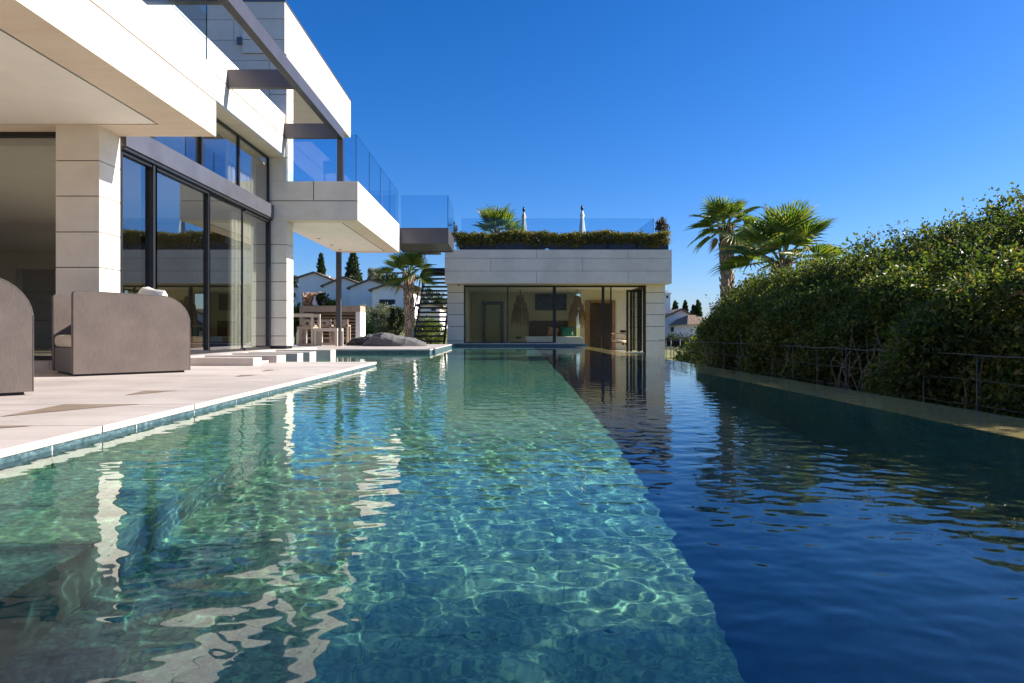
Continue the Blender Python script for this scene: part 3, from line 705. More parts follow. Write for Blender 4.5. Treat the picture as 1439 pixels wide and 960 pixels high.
# roof terrace of the pool house
rngb = np.random.default_rng(21)
PL = [(PX(646, 25.6), PX(766, 25.6), 'longest navy planter box at the bridge end of the roof'), (PX(772, 25.6), PX(852, 25.6), 'navy planter box below the white parasol on the roof'), (PX(854, 25.6), PX(892, 25.6), 'short navy planter box between two longer ones on the roof'), (PX(895, 25.6), PX(938, 25.6), 'navy planter box at the right corner of the roof')]
for a, b, lab in PL:
    mb = MB(); mb.box(a, b, 25.42, 25.46, 3.595, 3.90).box(a, b, 25.96, 26.0, 3.595, 3.90).box(a, a + .04, 25.461, 25.959, 3.595, 3.90).box(b - .04, b, 25.461, 25.959, 3.595, 3.90)
    tag(mb.build('planter', M_navy, None, .004), lab, 'planter', 'navy planters along the roof edge')
n = 3000; xa, xb = PX(641, 25.6), PX(940, 25.6)
X = rngb.uniform(xa, xb, n); u = rngb.uniform(0, 1, n); zt_ = 4.19 + .05 * np.sin(X * 2.1) + .03 * np.sin(X * 5.3)
zl_ = 3.80 + .1 * np.sin(X * 1.3 + 1) * np.sin(X * 3.1)
face = rngb.integers(0, 3, n); Y = np.where(face == 0, 25.36 + rngb.normal(0, .03, n), rngb.uniform(25.36, 26.0, n)); Z = np.where(face == 1, zt_ + rngb.normal(0, .03, n), zl_ + (zt_ - zl_) * u)
hr = thing('clipped_hedge', 'low clipped hedge with orange tips growing along the roof edge planters', 'hedge', (2, 25.7, 3.6))
Vv, Qq = leaves(clustered(np.stack([X, Y, Z], -1), 12, .085, rngb), .055, rngb)
npmesh('foliage', Vv, Qq, L_box, hr)
box('stems', M_bark, xa + .15, xb - .1, 25.55, 25.85, 3.7, 4.05, hr)
rb = thing('roof_balustrade', 'clear glass balustrade behind the clipped hedge on the pool house roof', 'balustrade', (2, 26.2, 3.59))
for a, b in ((-1.6, .75), (.77, 3.2), (3.22, 5.76)): glasspane('glass_pane', a, b, 26.2, 26.215, 3.592, 4.90, rb)
for a, b in ((26.22, 28.6), (28.62, 31.0), (31.02, 33.4)): glasspane('glass_pane', 5.77, 5.785, a, b, 3.592, 4.90, rb)
plant('roof_shrub', 'dark bronze shrub at the right corner of the pool house roof', 'shrub', [((PX(931, 26.6), 26.6, 4.55), (.24, .24, .4)), ((PX(928, 26.6), 26.6, 4.72), (.16, .2, .25))], 160, 9, .06, .06, L_red, 3, base=(PX(931, 26.6), 26.6, 3.6))
plant('roof_shrub', 'pale flowering shrub at the bridge end of the pool house roof', 'shrub', [((PX(636, 26.2), 26.2, 4.35), (.17, .2, .45))], 130, 9, .06, .05, L_red, 4, base=(PX(636, 26.2), 26.2, 3.6))
palm('small fan palm growing on the pool house roof behind the hedge', (PX(697, 28), 28, 3.6), (PX(697, 28), 28, 4.55), 1.35, 16, 5, .11, elev=(.2, 1.4), dead=0, leaf=.6, droop=.12)
def parasol(x, Y, ytop, ybase, lab, mat, lean=0, rmax=.135):
    X = PX(x, Y); zt, zb = PZ(ytop, Y), 3.6; t = thing('parasol', lab, 'parasol', (X, Y, zb), 'furled parasols on the pool house roof')
    MB().tube([(X, Y, zb), (X + lean, Y, zt)], .035, 8).build('pole', M_frame, t)
    mb = MB(); n = 20; prof = [(.02, .10), (.05, .22), (.09, .36), (.065, .46), (.09, .75), (.12, 1.1), (rmax, 1.5), (.12, 1.7)]
    vs_ = []; mb.smooth = True
    for r, dz in prof:
        for k in range(n):
            a = 6.2832 * k / n; rr = r * (1 + .28 * math.cos(a * 5 + dz * 2)); vs_.append((X + lean * .5 + rr * math.cos(a), Y + rr * math.sin(a), zt - dz))
    mb.add(vs_, [(i * n + k, i * n + (k + 1) % n, (i + 1) * n + (k + 1) % n, (i + 1) * n + k) for i in range(len(prof) - 1) for k in range(n)])
    mb.build('canopy', mat, t); MB().tube([(X + lean, Y, zt - .12), (X + lean, Y, zt - .02), (X + lean, Y, zt + .08)], [.05, .06, .015], 10).build('cap', M_frame, t)
    MB().tube([(X, Y, zb + .001), (X, Y, zb + .08)], .28, 18).build('base', M_frame, t)
parasol(818, 28.5, 291, 327, 'white furled parasol standing behind the glass on the roof', M_canvas)
parasol(736, 29.0, 293, 327, 'beige furled parasol beside the small roof palm', plain('beige_canvas', (.55, .47, .40), .9))
# ================================================================ LOUNGE FURNITURE
def lounge_chair(label, back_end, group):
    th = R(-46.5); ex = Vector((math.cos(th), math.sin(th), 0)); ey = Vector((-math.sin(th), math.cos(th), 0))
    W_, D_ = 1.06, 1.19
    c = Vector((*back_end, DZ)) - ey * D_ / 2 - ex * W_ / 2
    M_ = Matrix.Translation(c) @ RZ(th); t = thing('lounge_chair', label, 'lounge chair', c, group)
    prof = [(-D_ / 2, .025), (D_ / 2, .025), (D_ / 2, .60)] + [(D_ / 2 - .33 + .33 * math.cos(a), .57 + .32 * math.sin(a)) for a in np.linspace(.08, math.pi / 2, 9)] + [(-D_ / 2 + .05, .912), (-D_ / 2 + .015, .905), (-D_ / 2, .885)]
    for sx in (1, -1): MB().prism(prof, 'x', *sorted((sx * W_ / 2, sx * (W_ / 2 - .09))), M=M_).build('arm', M_fab, t, .022)
    mb = MB()
    for sx in (1, -1): mb.tube([M_ @ Vector((sx * (W_ / 2 - .006), p_[0] * .996, .03 + (p_[1] - .03) * .996)) for p_ in prof[1:] + prof[:1]], .0075, 6)
    mb.build('piping', M_pipe, t)
    bp = [(D_ / 2 - .14, .30), (D_ / 2 - .02, .30), (D_ / 2 - .02, .60)] + [(D_ / 2 - .33 + .31 * math.cos(a), .57 + .30 * math.sin(a)) for a in np.linspace(.08, math.pi / 2, 8)] + [(D_ / 2 - .36, .80), (D_ / 2 - .17, .66)]
    MB().prism(bp, 'x', -W_ / 2 + .091, W_ / 2 - .091, M=M_).build('backrest', M_fab, t, .008)
    MB().box(-W_ / 2 + .091, W_ / 2 - .091, -D_ / 2 + .01, D_ / 2 - .02, .03, .298, M_).build('seat', M_fab, t, .008)
    MB().box(-W_ / 2 + .1, W_ / 2 - .1, -D_ / 2 + .0, D_ / 2 - .2, .30, .44, M_).build('seat_cushion', M_cushion, t, .045)
    MB().box(-W_ / 2 + .05, W_ / 2 - .05, -D_ / 2 + .05, D_ / 2 - .05, 0, .024, M_).build('foot', M_frame, t)
    return t, M_
lounge_chair('taupe woven lounge chair nearest the camera, cut by the picture edge', (-3.53, 5.13), 'taupe lounge chairs')
ch, Mc = lounge_chair('taupe woven lounge chair with a white pillow beside the limestone column', (-3.68, 8.03), 'taupe lounge chairs')
pillow('pillow', 'white pillow leaning on the back of the lounge chair', 'pillow', Mc @ Vector((.10, .26, .78)), .74, .46, .22, RZ(R(-46.5)) @ RX(-.35) @ RY(.12), M_canvas)
# inside the villa
t = thing('armchair', 'cream armchair behind the tall glass facade', 'armchair', (-6.2, 12.1, .176))
mb = MB(); mb.smooth = True; n = 22
vs_ = []
for z, r in ((.02, .28), (.2, .34), (.42, .37), (.7, .40), (.95, .42)):
    for k in range(n): a = math.pi * (-.15 + 1.3 * k / (n - 1)); vs_.append((-6.2 - r * math.sin(a) * .95, 12.1 + r * math.cos(a), .176 + z * (.65 + .35 * math.sin(max(0, min(math.pi, a))))))
mb.add(vs_, [(i * n + k, i * n + k + 1, (i + 1) * n + k + 1, (i + 1) * n + k) for i in range(4) for k in range(n - 1)])
bk = mb.build('shell', M_cushion, t); md = bk.modifiers.new('thickness', 'SOLIDIFY'); md.thickness = .07
MB().tube([(-6.2, 12.1, .18), (-6.2, 12.1, .5), (-6.2, 12.1, .58), (-6.2, 12.1, .61)], [.25, .29, .3, .2], 18).build('seat', M_cushion, t)
t = thing('sofa', 'long woven sofa standing behind the glass beside the curtain', 'sofa', (-6.3, 13.3, .176))
MB().box(-6.9, -5.8, 12.75, 14.6, .2, .45).build('seat', M_fibre, t, .05); MB().box(-7.1, -6.88, 12.75, 14.6, .2, .85).build('backrest', M_fibre, t, .05)
for y in (12.55, 14.61): MB().box(-7.1, -5.8, y, y + .19, .18, .65).build('arm', M_fibre, t, .05)
t = thing('fireplace', 'dark fireplace in a pale surround behind the lounge window', 'fireplace', (-9.6, 15.1, .176))
mb = MB(); mb.box(-10.9, -10.5, 14.7, 15.18, .177, 2.7).box(-9.1, -8.7, 14.7, 15.18, .177, 2.7).box(-10.499, -9.101, 14.7, 15.18, 1.9, 2.7); mb.build('surround', M_wallin, t)
box('firebox', M_black, -10.49, -9.11, 14.9, 15.17, .178, 1.89, t)
t = thing('cabinet', 'black tall cabinet at the far left behind the lounge window', 'cabinet', (-12, 14.9, .176))
box('cabinet_body', M_black, -12.6, -11.4, 14.6, 15.18, .178, 2.0, t, .01); box('cabinet_top', M_darkwood, -12.65, -11.35, 14.55, 15.18, 2.001, 2.04, t)
# ================================================================ FAR TERRACE
t = thing('outdoor_bar', 'weathered stone and timber bar counter with slatted front on the far terrace', 'bar counter', (-5.9, 23.2, .11))
clad('counter', -6.85, -4.80, 22.95, 23.8, [1.22, 1.42], (), t, mats=[M_teak, M_teak])
box('leg', M_teak, -6.85, -6.72, 22.95, 23.8, .112, 1.219, t, .006); box('leg', M_white, -4.96, -4.80, 22.95, 23.8, .112, 1.219, t, .006)
mb = MB()
for i in range(9): mb.box(-6.719, -4.961, 23.5, 23.54, .2 + i * .115, .265 + i * .115)
mb.build('slats', M_teak, t); box('back_panel', M_darkwood, -6.719, -4.961, 23.6, 23.64, .115, 1.21, t)
def stool(x, y, lab):
    t = thing('bar_stool', lab, 'bar stool', (x, y, .11), 'bar stools at the outdoor bar')
    for sx in (-.2, .2):
        for sy in (-.18, .18): box('leg', M_teak, x + sx - .03, x + sx + .03, y + sy - .03, y + sy + .03, .112, .72 if sy > 0 else .95, t)
    box('seat', M_teak, x - .23, x + .23, y - .21, y + .21, .721, .77, t, .005)
    mb = MB(); mb.box(x - .17, x + .17, y - .21, y - .17, .86, .95).box(x - .17, x - .06, y - .205, y - .175, .771, .86).box(x + .06, x + .17, y - .205, y - .175, .771, .86)
    mb.build('backrest', M_teak, t); box('stretcher', M_teak, x - .169, x + .169, y - .2, y - .17, .3, .36, t)
for x, lab in ((-6.4, 'slatted teak bar stool at the column end of the outdoor bar'), (-5.85, 'slatted teak bar stool in the middle of the outdoor bar'), (-5.3, 'slatted teak bar stool just behind the steel post')): stool(x, 22.5, lab)
Y0 = 20.4
t1 = thing('garden_bench', 'pale open framed garden bench with high arm beside the villa column', 'bench', (-6.2, 20.8, .11))
xa, xb, xc = PX(400, Y0), PX(439.5, Y0), PX(417, Y0)
for y in (20.4, 21.2): box('leg', M_pale, xb - .06, xb, y, y + 0.05, .112, 1.0, t1, .004); box('leg', M_pale, xc, xc + .06, y, y + .06, .112, .62, t1, .004)
for y in (20.4, 21.2): box('arm_rail', M_pale, xa - .6, xb, y - .005, y + .065, 1.001, 1.09, t1, .004); box('bottom_rail', M_teak, xc + .061, xb - .061, y, y + .06, .113, .19, t1)
box('seat', M_teak, xc, xb - .061, 20.4, 21.26, .621, .70, t1, .004)
t2 = thing('low_table', 'low pale open framed table right of the garden bench', 'table', (-5.3, 20.8, .11))
xa, xb = PX(440.5, Y0), PX(474, Y0)
for x in (xa, xb - .07):
    for y in (20.4, 21.1): box('leg', M_pale, x, x + .07, y, y + .07, .112, .56, t2, .004)
box('table_top', M_pale, xa, xb, 20.4, 21.17, .561, .65, t2, .004); box('stretcher', M_teak, xa + .071, xb - .071, 20.42, 20.48, .15, .22, t2)
# driftwood sculpture, vase and plant on the bar
t = thing('driftwood_sculpture', 'twisted rust brown driftwood sculpture standing on the outdoor bar', 'sculpture', (PX(436, 23.3), 23.3, 1.42))
mb = MB(); rr = random.Random(4); cx = PX(436, 23.3)
for i in range(26):
    a = rr.uniform(-.5, .5); p = [Vector((cx + rr.uniform(-.22, .16), 23.3 + rr.uniform(-.12, .12), 1.425))]
    for k in range(5):
        p.append(p[-1] + Vector((rr.uniform(-.1, .1) + .02, rr.uniform(-.06, .06), rr.uniform(.04, .13))))
    mb.tube(p, [.055, .06, .05, .04, .03, .012], 6)
mb.build('driftwood', M_bronze, t)
MB().tube([(cx, 23.3, 1.4205), (cx, 23.3, 1.44)], .22, 14).build('base', M_darkwood, t)
cx = PX(443.5, 23.3); mb = MB().tube([(cx, 23.2, 1.421 + z) for z in (0, .06, .18, .26, .34)], [.06, .09, .075, .03, .045], 14)
tag(mb.build('vase', M_white), 'small white vase beside the driftwood sculpture', 'vase')
t = thing('potted_plant', 'small dark potted plant on the outdoor bar', 'plant', (PX(451, 23.3), 23.3, 1.42)); cx = PX(451, 23.3)
MB().tube([(cx, 23.3, 1.421), (cx, 23.3, 1.60)], [.09, .12], 14).build('pot', M_black, t)
rng = np.random.default_rng(9); Vv, Qq = leaves(clustered(blob([((cx, 23.3, 1.68), (.2, .15, .14))], 30, rng), 8, .05, rng), .11, rng); npmesh('foliage', Vv, Qq, L_dark, t)
# bean bags
def beanbag(label, x0, x1, yc, dy, hfun, mat, seed):
    nu, nv = 150, 64; rng = random.Random(seed); X = np.zeros((nv + 1, nu + 1)); vs_, fs = [], []
    ph = [rng.uniform(0, 6) for _ in range(6)]
    for j in range(nv + 1):
        for i in range(nu + 1):
            u, v = i / nu, j / nv; tp = max(0, math.sin(math.pi * min(1, max(0, u)))) ** .45
            ang = math.pi * (1 - v); wy = dy / 2 * tp
            rd = lambda t_: (1 - abs(math.sin(t_))) ** 2           # sharp creases
            wr = .018 * rd(9 * u + 5 * v + ph[0] + 1.2 * math.sin(5 * u + 3 * v + ph[3])) + .017 * rd(17 * u - 8 * v + ph[1] + 1.4 * math.sin(6 * v + ph[4])) + .013 * rd(13 * v + 9 * u + ph[2]) - .01
            pinch = math.exp(-((u - .16) / .15) ** 2)
            wr += .10 * pinch * (rd(4.5 * v * 3.14 + 9 * u + ph[5]) - .4)
            h = hfun(u) * tp
            x = x0 + (x1 - x0) * u; y = yc + wy * math.copysign(abs(math.cos(ang)) ** .8, math.cos(ang)) * (1 + wr); z = .118 + (h + wr * 1.9 * tp) * max(0, math.sin(ang)) ** .7
            vs_.append((x, y, max(z, .1165)))
    m = nu + 1
    for j in range(nv):
        for i in range(nu): a = j * m + i; fs.append((a, a + 1, a + m + 1, a + m))
    mb = MB(); mb.smooth = True; mb.add(vs_, fs)
    bot = [j * m + i for j, i in [(0, i) for i in range(nu + 1)] + [(nv, i) for i in range(nu, -1, -1)]]; mb.f.append(bot); mb.mi.append(0); mb.sm.append(False)
    o = mb.build('bean_bag', mat); return tag(o, label, 'bean bag', 'bean bags on the far terrace')
Yb = 20.5
beanbag('flat brown black bean bag lying behind the grey one', PX(482, 21.2), PX(548, 21.2), 21.6, .9, lambda u: .12 + .42 * u ** .8 * (1 - .3 * u), M_bean2, 1)
beanbag('crumpled charcoal bean bag nearest the pool on the far terrace', PX(507, Yb), PX(599, Yb), 20.75, 1.0, lambda u: .22 + .20 * math.exp(-((u - .3) / .22) ** 2) + .05 * math.exp(-((u - .75) / .2) ** 2), M_bean, 2)
# ================================================================ RIGHT SIDE: hedge, wire fence, palms
rng = np.random.default_rng(2)
RPX = [940, 985, 1005, 1025, 1060, 1100, 1140, 1180, 1215, 1240, 1290, 1340, 1400, 1439, 1600, 3000]
RR = [-.10, .01, .07, .13, .168, .174, .186, .178, .20, .208, .198, .205, .212, .212, .21, .21]
XB = [4.8, 4.8, 4.85, 4.9, 5.0, 5.15, 5.3, 5.5, 5.7, 5.9, 6.3, 6.8, 7.2, 7.5, 7.6, 7.6]
def hsurf(x, y):
    """hedge top: a low clipped front rising to taller growth behind"""
    c = VX + F * x / np.maximum(y, .5); r = np.interp(c, RPX, RR); xb = np.interp(c, RPX, XB); r0 = np.minimum(r, .10)
    t = np.clip((x - 4.4) / (xb - 4.4), 0, 1)
    z = .53 + np.minimum(x, xb) * (r0 + (r - r0) * t)
    return z - 1.6 * np.clip((x - xb) / 1.0, 0, 1.2) ** 1.5, xb
def hedge():
    root = thing('tall_hedge', 'tall dense evergreen hedge along the infinity edge behind the wire fence', 'hedge', (5.2, 9, -.85))
    nf, ntop = 4300, 3600
    y = np.concatenate([rng.uniform(4.2, 14.6, int(nf * .9)), rng.uniform(-3, 4.2, nf - int(nf * .9))]); top, _ = hsurf(np.full(nf, 4.45), y)
    z = -.85 + (top + .85) * rng.uniform(0, 1, nf) ** .85
    xf = 4.12 + .22 * np.sin(y * 1.7 + z * 1.3) + .15 * np.sin(z * 4 + y * 3.3) + .35 * np.clip((z - top + .5) / .5, 0, 1) ** 1.7 + .5 * np.clip((y - 12.8) / 2, 0, 1)
    C1 = np.stack([xf + np.abs(rng.normal(0, .2, nf)), y, z], -1)
    y = np.concatenate([rng.uniform(4.5, 17, int(ntop * .92)), rng.uniform(-2, 4.5, ntop - int(ntop * .92))]); x = 4.4 + 3.8 * rng.uniform(0, 1, ntop) ** 1.25
    z, xb = hsurf(x, y); ok = (x < xb + .7) & (x / y > .29)
    lump = .30 * np.sin(x * 2.2 + y * 1.5) * np.sin(y * 1.9 - x * 1.2) + .15 * np.sin(y * 4.7 + x * 3.1)
    z = z + lump * .8 - np.abs(rng.normal(0, .12, ntop)); C2 = np.stack([x, y, z], -1)[ok]
    C = np.concatenate([C1, C2])
    c = clustered(C, 36, .15, rng)
    sh = rng.uniform(0, 1, len(c)); V, Q = leaves(c, .053, rng, .1, .27, out=np.array([-.4, 0, 0]))
    yy = rng.uniform(4.8, 15, 420); cc = rng.uniform(.31, .8, 420); xx = np.interp(VX + F * cc, RPX, XB) - rng.uniform(0, 1.4, 420) ** 1.5 * .6; yy = xx / cc   # bunches that break the outline
    b = np.stack([xx, yy, hsurf(xx, yy)[0] + rng.uniform(-.15, 1, 420) ** 3 * .34], -1)
    rad = rng.uniform(.07, .26, 420); b2 = np.repeat(b, 46, 0); o = rng.normal(size=b2.shape); o /= np.linalg.norm(o, axis=1, keepdims=True)
    o *= (np.repeat(rad, 46) * rng.uniform(.1, 1, len(b2)) ** .5)[:, None]; o[:, 2] *= 1.15
    sh = rng.integers(0, 420, 260); dv = rng.normal(0, .4, (260, 3)) + [-.1, 0, .9]; dv /= np.linalg.norm(dv, axis=1, keepdims=True)    # single upright shoots
    L_ = rng.uniform(.12, .42, 260)[:, None, None]; sp = b[sh][:, None, :] + dv[:, None, :] * L_ * np.linspace(0, 1, 16)[None, :, None] + rng.normal(0, .028, (260, 16, 3))
    V2, Q2 = leaves(np.concatenate([b2 + o, sp.reshape(-1, 3)]), .052, rng, .35, .27)
    npmesh('foliage', np.concatenate([V, V2]), np.concatenate([Q, Q2 + len(V)]), L_hedge, root)
    mb = MB(); r = random.Random(7)
    for i in range(130):
        yy = r.uniform(4.5, 13.8); p = Vector((r.uniform(4.0, 4.5), yy, -.85)); pts = [p]
        for k in range(5): pts.append(pts[-1] + Vector((r.uniform(-.08, .1), r.uniform(-.16, .16), r.uniform(.18, .34))))
        mb.tube(pts, [.010, .010, .008, .007, .005, .003], 5)
        for k in range(3):
            q_ = pts[r.randint(1, 4)]; mb.tube([q_, q_ + Vector((r.uniform(-.1, .1), r.uniform(-.3, .3), r.uniform(0, .25)))], [.005, .002], 4)
    mb.build('stems', M_stem, root)
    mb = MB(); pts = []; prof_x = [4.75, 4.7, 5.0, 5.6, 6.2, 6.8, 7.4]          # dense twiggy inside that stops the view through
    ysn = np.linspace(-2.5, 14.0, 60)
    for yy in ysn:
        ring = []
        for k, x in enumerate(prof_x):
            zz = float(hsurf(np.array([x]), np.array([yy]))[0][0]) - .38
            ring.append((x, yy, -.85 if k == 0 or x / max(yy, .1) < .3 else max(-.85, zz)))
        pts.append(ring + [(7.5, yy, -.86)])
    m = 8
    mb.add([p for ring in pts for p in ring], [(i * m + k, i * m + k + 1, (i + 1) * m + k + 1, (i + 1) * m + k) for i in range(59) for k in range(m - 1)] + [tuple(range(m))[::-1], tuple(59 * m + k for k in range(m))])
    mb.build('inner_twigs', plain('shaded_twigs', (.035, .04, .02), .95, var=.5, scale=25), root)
hedge()
fn = thing('wire_fence', 'thin galvanised post and wire fence along the infinity edge in front of the hedge', 'fence', (3.8, 9, -.85))
for k in range(20):
    y = 3.5 + k * .72; MB().tube([(3.93, y, -.86), (3.93, y, .34)], (.0065), 6).build('post', M_wire, fn)
for k in range(5):
    z = .34 - k * .21; pts = [(3.93 + .006 * math.sin(i * 1.7), 3.5 + i * .36, z + .006 * math.sin(i * 2.1 + k)) for i in range(39)]
    MB().tube(pts, .006 if k == 0 else .0035, 5).build('wire', M_wire, fn)
f2 = thing('garden_fence', 'low dark metal garden fence right of the pool house column', 'fence', (7, 26.9, -.5))
for k in range(9): x = 6.25 + k * .36; MB().tube([(x, 26.9, -.52), (x, 26.9, .32)], .018, 6).build('post', M_steel, f2)
MB().tube([(6.2, 26.9, .30), (9.3, 26.9, .30)], .016, 6).build('rail', M_wire, f2)
Yp = 19.0
palm('slender tall fan palm nearest the pool house rising behind the hedge', (PX(1024, Yp), Yp, -.6), (PX(1021, Yp), Yp, PZ(322, Yp)), 1.15, 23, 12, .125, 'fan palms behind the hedge', elev=(-.6, 1.4), dead=4, leaf=.58, droop=.28)
Yp = 15.5
palm('spreading fan palm with a dry yellow frond right of the slender palm', (PX(1100, Yp), Yp, -.6), (PX(1099, Yp), Yp, PZ(372, Yp)), 1.65, 22, 33, .16, 'fan palms behind the hedge', elev=(-.1, 1.35), dead=1, leaf=.55, droop=.28)
plant('shrub', 'yellow green shrub catching the sun below the spreading palm', 'shrub', [((PX(1085, 14.6), 14.6, 1.35), (.75, .5, .35)), ((PX(1150, 14.0), 14.0, 1.6), (.55, .5, .4))], 260, 16, .12, .075, L_fresh, 17, base=(5.9, 14.6, -.85), trunk=.06)
plant('shrub', 'loose dark shrub at the far end of the tall hedge', 'shrub', [((PX(1000, 17.5), 17.5, -.1), (.8, 1.2, .62)), ((PX(976, 20.5), 20.5, -.35), (.5, .8, .45)), ((PX(1014, 16), 16, .25), (.6, .9, .6))], 520, 18, .13, .08, L_hedge, 18, base=(5.4, 17.7, -.9))
plant('climber', 'green climber growing up the trunk of the slender palm', 'climber', [((PX(1030, 18.9), 18.9, 1.0), (.3, .3, .6)), ((PX(1034, 18.9), 18.9, 1.5), (.2, .25, .3))], 120, 14, .1, .07, L_hedge, 19, base=(PX(1030, 18.9), 18.9, -.6))
plant('added_shade_tree', 'unseen tall evergreen tree added to shade the near pool floor', 'tree', [((8.2, 1.2, 5.0), (1.7, 2.2, 2.6)), ((8.0, 1.8, 4.0), (1.5, 1.1, 1.0)), ((8.4, .4, 3.0), (1.6, 2.0, 1.4))], 1300, 24, .28, .16, L_dark, 91, base=(8.2, .8, -.85), trunk=.2, part='crown')  # out of view, added for its shadow on the pool
# ================================================================ BACKGROUND
def gable_house(label, Y, x0, x1, xr, ybase, yeL, yeR, yr, depth, roofmat, win=None, chim=None, group=None, overh=.25, wall=M_house):
    X0, X1, XR = PX(x0, Y), PX(x1, Y), PX(xr, Y); zb = PZ(ybase, Y); zl, zr_, zt = PZ(yeL, Y), PZ(yeR, Y), PZ(yr, Y)
    t = thing('white_house', label, 'house', ((X0 + X1) / 2, Y + depth / 2, zb), group)
    MB().prism([(X0, zb), (X1, zb), (X1, zr_), (XR, zt), (X0, zl)], 'y', Y, Y + depth).build('wall', wall, t)
    mb = MB(); th = .14
    for (a, za, s) in ((X0, zl, -1), (X1, zr_, 1)):
        if abs(a - XR) < .3: continue
        e = a + s * overh; ze = za + (za - zt) / abs(a - XR) * overh
        mb.prism([(XR, zt + .01), (e, ze + .01), (e, ze + th), (XR, zt + th + .01)] if s > 0 else [(e, ze + .01), (XR, zt + .01), (XR, zt + th + .01), (e, ze + th)], 'y', Y - .2, Y + depth + .2)
    mb.build('roof', roofmat, t)
    if win:
        for (a, b, c, d) in win:
            f_ = MB().box(PX(a, Y), PX(b, Y), Y - .04, Y - .002, PZ(d, Y), PZ(c, Y)).build('window', M_frame, t)
            box('sill', M_white, PX(a, Y) - .1, PX(b, Y) + .1, Y - .14, Y - .003, PZ(d, Y) - .14, PZ(d, Y) - .003, f_)
            mid = (PX(a, Y) + PX(b, Y)) / 2; box('mullion', M_wire, mid - .03, mid + .03, Y - .06, Y - .041, PZ(d, Y), PZ(c, Y), f_)
    if chim:
        for (a, b, c, d) in chim:
            mb = MB().box(PX(a, Y), PX(b, Y), Y + .6, Y + .6 + PX(b, Y) - PX(a, Y), PZ(d, Y), PZ(c, Y)); wd = PX(b, Y) - PX(a, Y)
            mb.box(PX(a, Y) - .06, PX(b, Y) + .06, Y + .54, Y + .66 + wd, PZ(c, Y), PZ(c, Y) + .12).box(PX(a, Y) + .1, PX(b, Y) - .1, Y + .7, Y + .5 + wd, PZ(c, Y) + .121, PZ(c, Y) + .3)
            k = mb.build('chimney', wall, t); box('vent', M_frame, PX(a, Y) + wd * .35, PX(b, Y) - wd * .35, Y + .58, Y + .599, PZ(c, Y) - wd * .6, PZ(c, Y) - wd * .2, k)
    return t
vg = 'white village houses beyond the garden'
gable_house('tallest white village house with a pitched roof behind the bar', 58, 419, 466, 441, 465, 391, 394, 384, 9, M_roof, chim=[(455, 459, 389, 396)], group=vg)
gable_house('white village house half hidden by the slim steel post', 56, 455, 508, 482, 465, 402, 401, 391, 8, M_roof, group=vg)
gable_house('white village house with a long sloping shadowed wall', 53, 492, 545, 520, 468, 405, 402, 394, 8, M_roof, group=vg)
gable_house('white village house with one wide dark window', 49, 523, 578, 547, 470, 408, 408, 400, 7, M_roof, win=[(533, 555, 421, 429)], chim=[(563, 566, 399, 407)], group=vg)
gable_house('low white village house at the edge by the villa column', 60, 404, 424, 404, 465, 404, 405, 403, 8, M_roof, win=[(411, 415, 412, 418)], group=vg)
gable_house('small white house seen between the stair treads', 44, 590, 618, 604, 472, 430, 431, 428, 7, M_roof, win=[(606, 612, 433, 437)], group=vg)
gable_house('white house with open timber gable right of the pool house', 52, 922, 977, 958, 490, 452, 447, 436, 9, M_roof, win=[(943, 949, 460, 466)], chim=[(936, 945, 413, 440)], overh=.6)
def hip_house(label, Y, x0, x1, yb, ye, yr):
    X0, X1 = PX(x0, Y), PX(x1, Y); zb, ze, zt = PZ(yb, Y), PZ(ye, Y), PZ(yr, Y); D = 7; t = thing('white_house', label, 'house', ((X0 + X1) / 2, Y + D / 2, zb))
    box('wall', M_house, X0 + .3, X1 - .3, Y, Y + D, zb, ze, t)
    mb = MB(); o = .4; mb.add([(X0 - .1, Y - o, ze), (X1 + .1, Y - o, ze), (X1 + .1, Y + D + o, ze), (X0 - .1, Y + D + o, ze), (X0 + 1, Y + D / 2, zt), (X1 - 1, Y + D / 2, zt)], [(3, 2, 1, 0), (0, 1, 5, 4), (1, 2, 5), (2, 3, 4, 5), (3, 0, 4)])
    r_ = mb.build('roof', M_roof, t); a, b = PX(1001, Y + 3), PX(1009, Y + 3)
    mb = MB().box(a, b, Y + 3, Y + 3.5, zt - .5, PZ(434, Y + 3)).box(a - .06, b + .06, Y + 2.95, Y + 3.55, PZ(434, Y + 3), PZ(433, Y + 3)).box(a + .1, b - .1, Y + 3.1, Y + 3.4, PZ(433, Y + 3), PZ(431.3, Y + 3)); mb.build('chimney', M_white, r_)
hip_house('low white house with hipped tile roof beside the slender palm', 47, 966, 1018, 490, 456, 441)
def cypress(label, x, Y, ytop, ybase, rpx, seed, group=None, mat=L_dark):
    r = rpx * Y / F; zt, zb = PZ(ytop, Y), PZ(ybase, Y); h = zt - zb; ells = []
    for k in range(8):
        f_ = k / 7; rr = r * (1 - f_ ** 1.6) * .95 + .08; ells.append(((PX(x, Y), Y, zb + h * (.08 + .86 * f_)), (rr, rr, h * .11)))
    return plant('cypress_tree', label, 'cypress', ells, 520, 14, r * .22, .02 * Y ** .5 * 1.4, mat, seed, base=(PX(x, Y), Y, zb - .5), trunk=.12, group=group, part='crown', up=1.6, limbs=4)
cypress('thin cypress behind the tallest village house', 451, 75, 359, 400, 4.5, 31)
cypress('broad tall cypress right of the slim steel post', 496, 70, 350, 405, 11, 32)
cypress('dark cypress hidden behind the stair foot', 612, 62, 420, 470, 9, 33)
cg = 'small distant conifers beyond the tile roofs'
for i, (x, yt, r, lab) in enumerate(((949, 424, 4, 'distant conifer just right of the white chimney'), (963, 425, 3.5, 'narrow distant conifer between chimney and hip roof'), (981, 423, 4.5, 'tallest distant conifer above the tile roofs'), (975, 431, 4, 'short distant conifer beside the tallest one'))):
    cypress(lab, x, 110, yt, 450, r, 40 + i, cg)
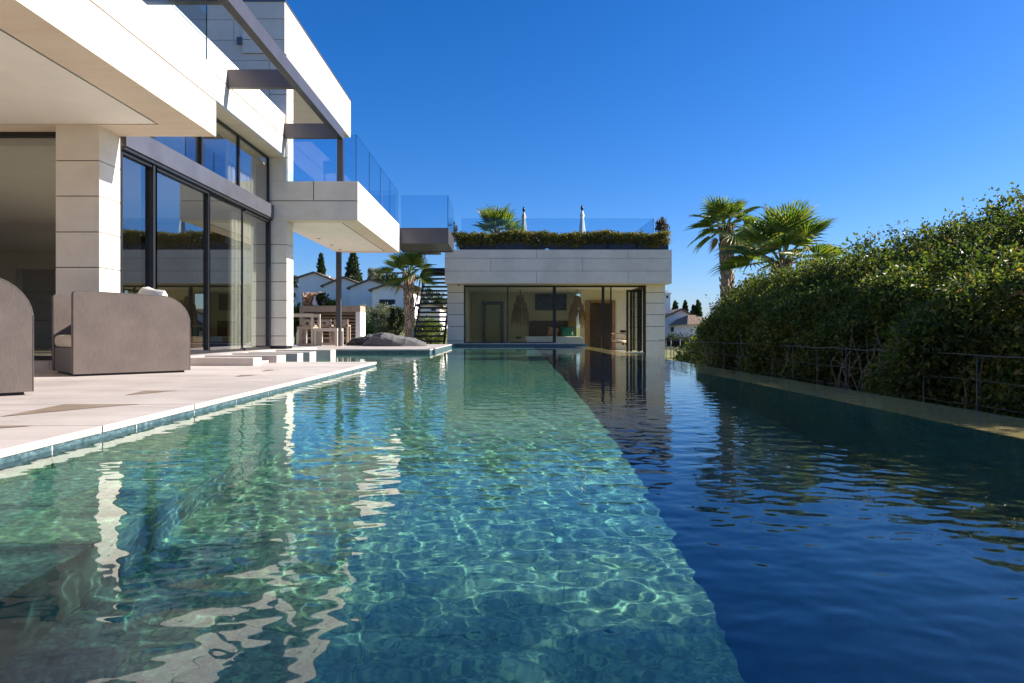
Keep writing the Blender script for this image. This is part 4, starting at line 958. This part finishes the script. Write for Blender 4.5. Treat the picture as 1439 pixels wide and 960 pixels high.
def bush(lab, x, y, Y, rx, ry, mat, seed, n=200, per=16, size=None, kind='shrub', zb=None, tr=None, name='shrub', grp=None, sub=3):
    rr = np.random.default_rng(seed); k = Y / F; c = (PX(x, Y), Y, PZ(y, Y)); ells = [(c, (rx * k, rx * k * .8, ry * k))]
    for i in range(sub):
        a = rr.uniform(0, 6.28); ells.append(((c[0] + math.cos(a) * rx * k * .6, Y + rr.uniform(-.3, .3) * rx * k, c[2] + math.sin(a) * ry * k * .55), (rx * k * .5, rx * k * .5, ry * k * .5)))
    return plant(name, lab, kind, ells, n, per, rx * k * .16, size or .0016 * Y + .02, mat, seed, base=(c[0], Y, zb if zb is not None else float(terrain_h(np.array([c[0]]), np.array([Y]))[0])), trunk=tr, group=grp, part='crown' if tr else 'foliage')
og = 'silvery olive bushes behind the bean bags'
bush('silvery olive bush directly behind the bean bags', 540, 455, 36, 30, 26, L_olive, 51, 620, 18, .075, grp=og, kind='olive bush', name='olive_bush')
bush('silvery olive bush right of the bar counter', 514, 449, 37, 18, 22, L_olive, 52, 380, 18, .075, grp=og, kind='olive bush', name='olive_bush')
bush('dark rounded bush left of the terrace palm trunk', 558, 452, 35, 14, 22, L_dark, 53, 260, 18, .08)
bush('olive bush right of the terrace palm trunk', 590, 465, 38, 18, 22, L_olive, 54, 200, 16, .08, kind='olive bush', name='olive_bush')
bush('bright green shrub low behind the staircase', 605, 468, 37, 28, 18, L_fresh, 55, 320, 16, .08)
bush('broad dark tree behind the staircase', 603, 428, 56, 24, 24, L_dark, 56, 380, 16, .14, 'tree', tr=.15, name='tree')
bush('pale green bush behind the bar beside the villa column', 414, 447, 27, 14, 22, L_fresh, 57, 220, 16, .07)
bush('yellow green bush behind the potted plant on the bar', 464, 434, 27, 16, 12, L_fresh, 58, 200, 16, .07)
bush('dark round tree on the slope behind the village roofs', 545, 400, 70, 22, 14, L_dark, 59, 300, 16, .16, 'tree', tr=.15, name='tree')
bush('grey leaved tree on the slope between cypress and palm', 527, 391, 74, 12, 14, L_olive, 60, 200, 16, .16, 'tree', tr=.12, name='tree')
bush('small dark tree left of the tallest village house', 414, 396, 66, 9, 10, L_dark, 61, 120, 16, .14, 'tree', tr=.1, name='tree')
bush('low dark hedge bush before the timber gable house', 958, 478, 44, 24, 8, L_dark, 62, 240, 16, .10)
bush('round dark bush under the hipped roof', 1000, 468, 42, 16, 12, L_dark, 63, 200, 16, .10)
palm('fan palm growing between bean bags and staircase', (PX(576, 24.8), 24.8, -.5), (PX(574, 24.8), 24.8, PZ(388, 24.8)), 1.22, 17, 71, .12, elev=(-.3, 1.3), dead=2, leaf=.55, droop=.22)
t = thing('palm_shrub', 'young bright green fan palm right of the bar counter', 'palm shrub', (PX(510, 25.3), 25.3, -.3)); V, Fc = [], []; rr = random.Random(3); c = Vector((PX(506, 25.3), 25.3, .05))
stk = MB()
for i in range(9):
    el = .45 + .1 * i; az = i * 2.1; d = Vector((math.cos(az) * math.cos(el), math.sin(az) * math.cos(el) * .6 - .15, math.sin(el))); o = c + d * .45; stk.tube([c, o], [.02, .012], 5); fan_leaf(V, Fc, o, d, .72, rr, 22, .3)
npmesh('crown', np.array([tuple(p) for p in V]), np.array(Fc), L_fresh, t); stk.build('leaf_stalks', M_stem, t)
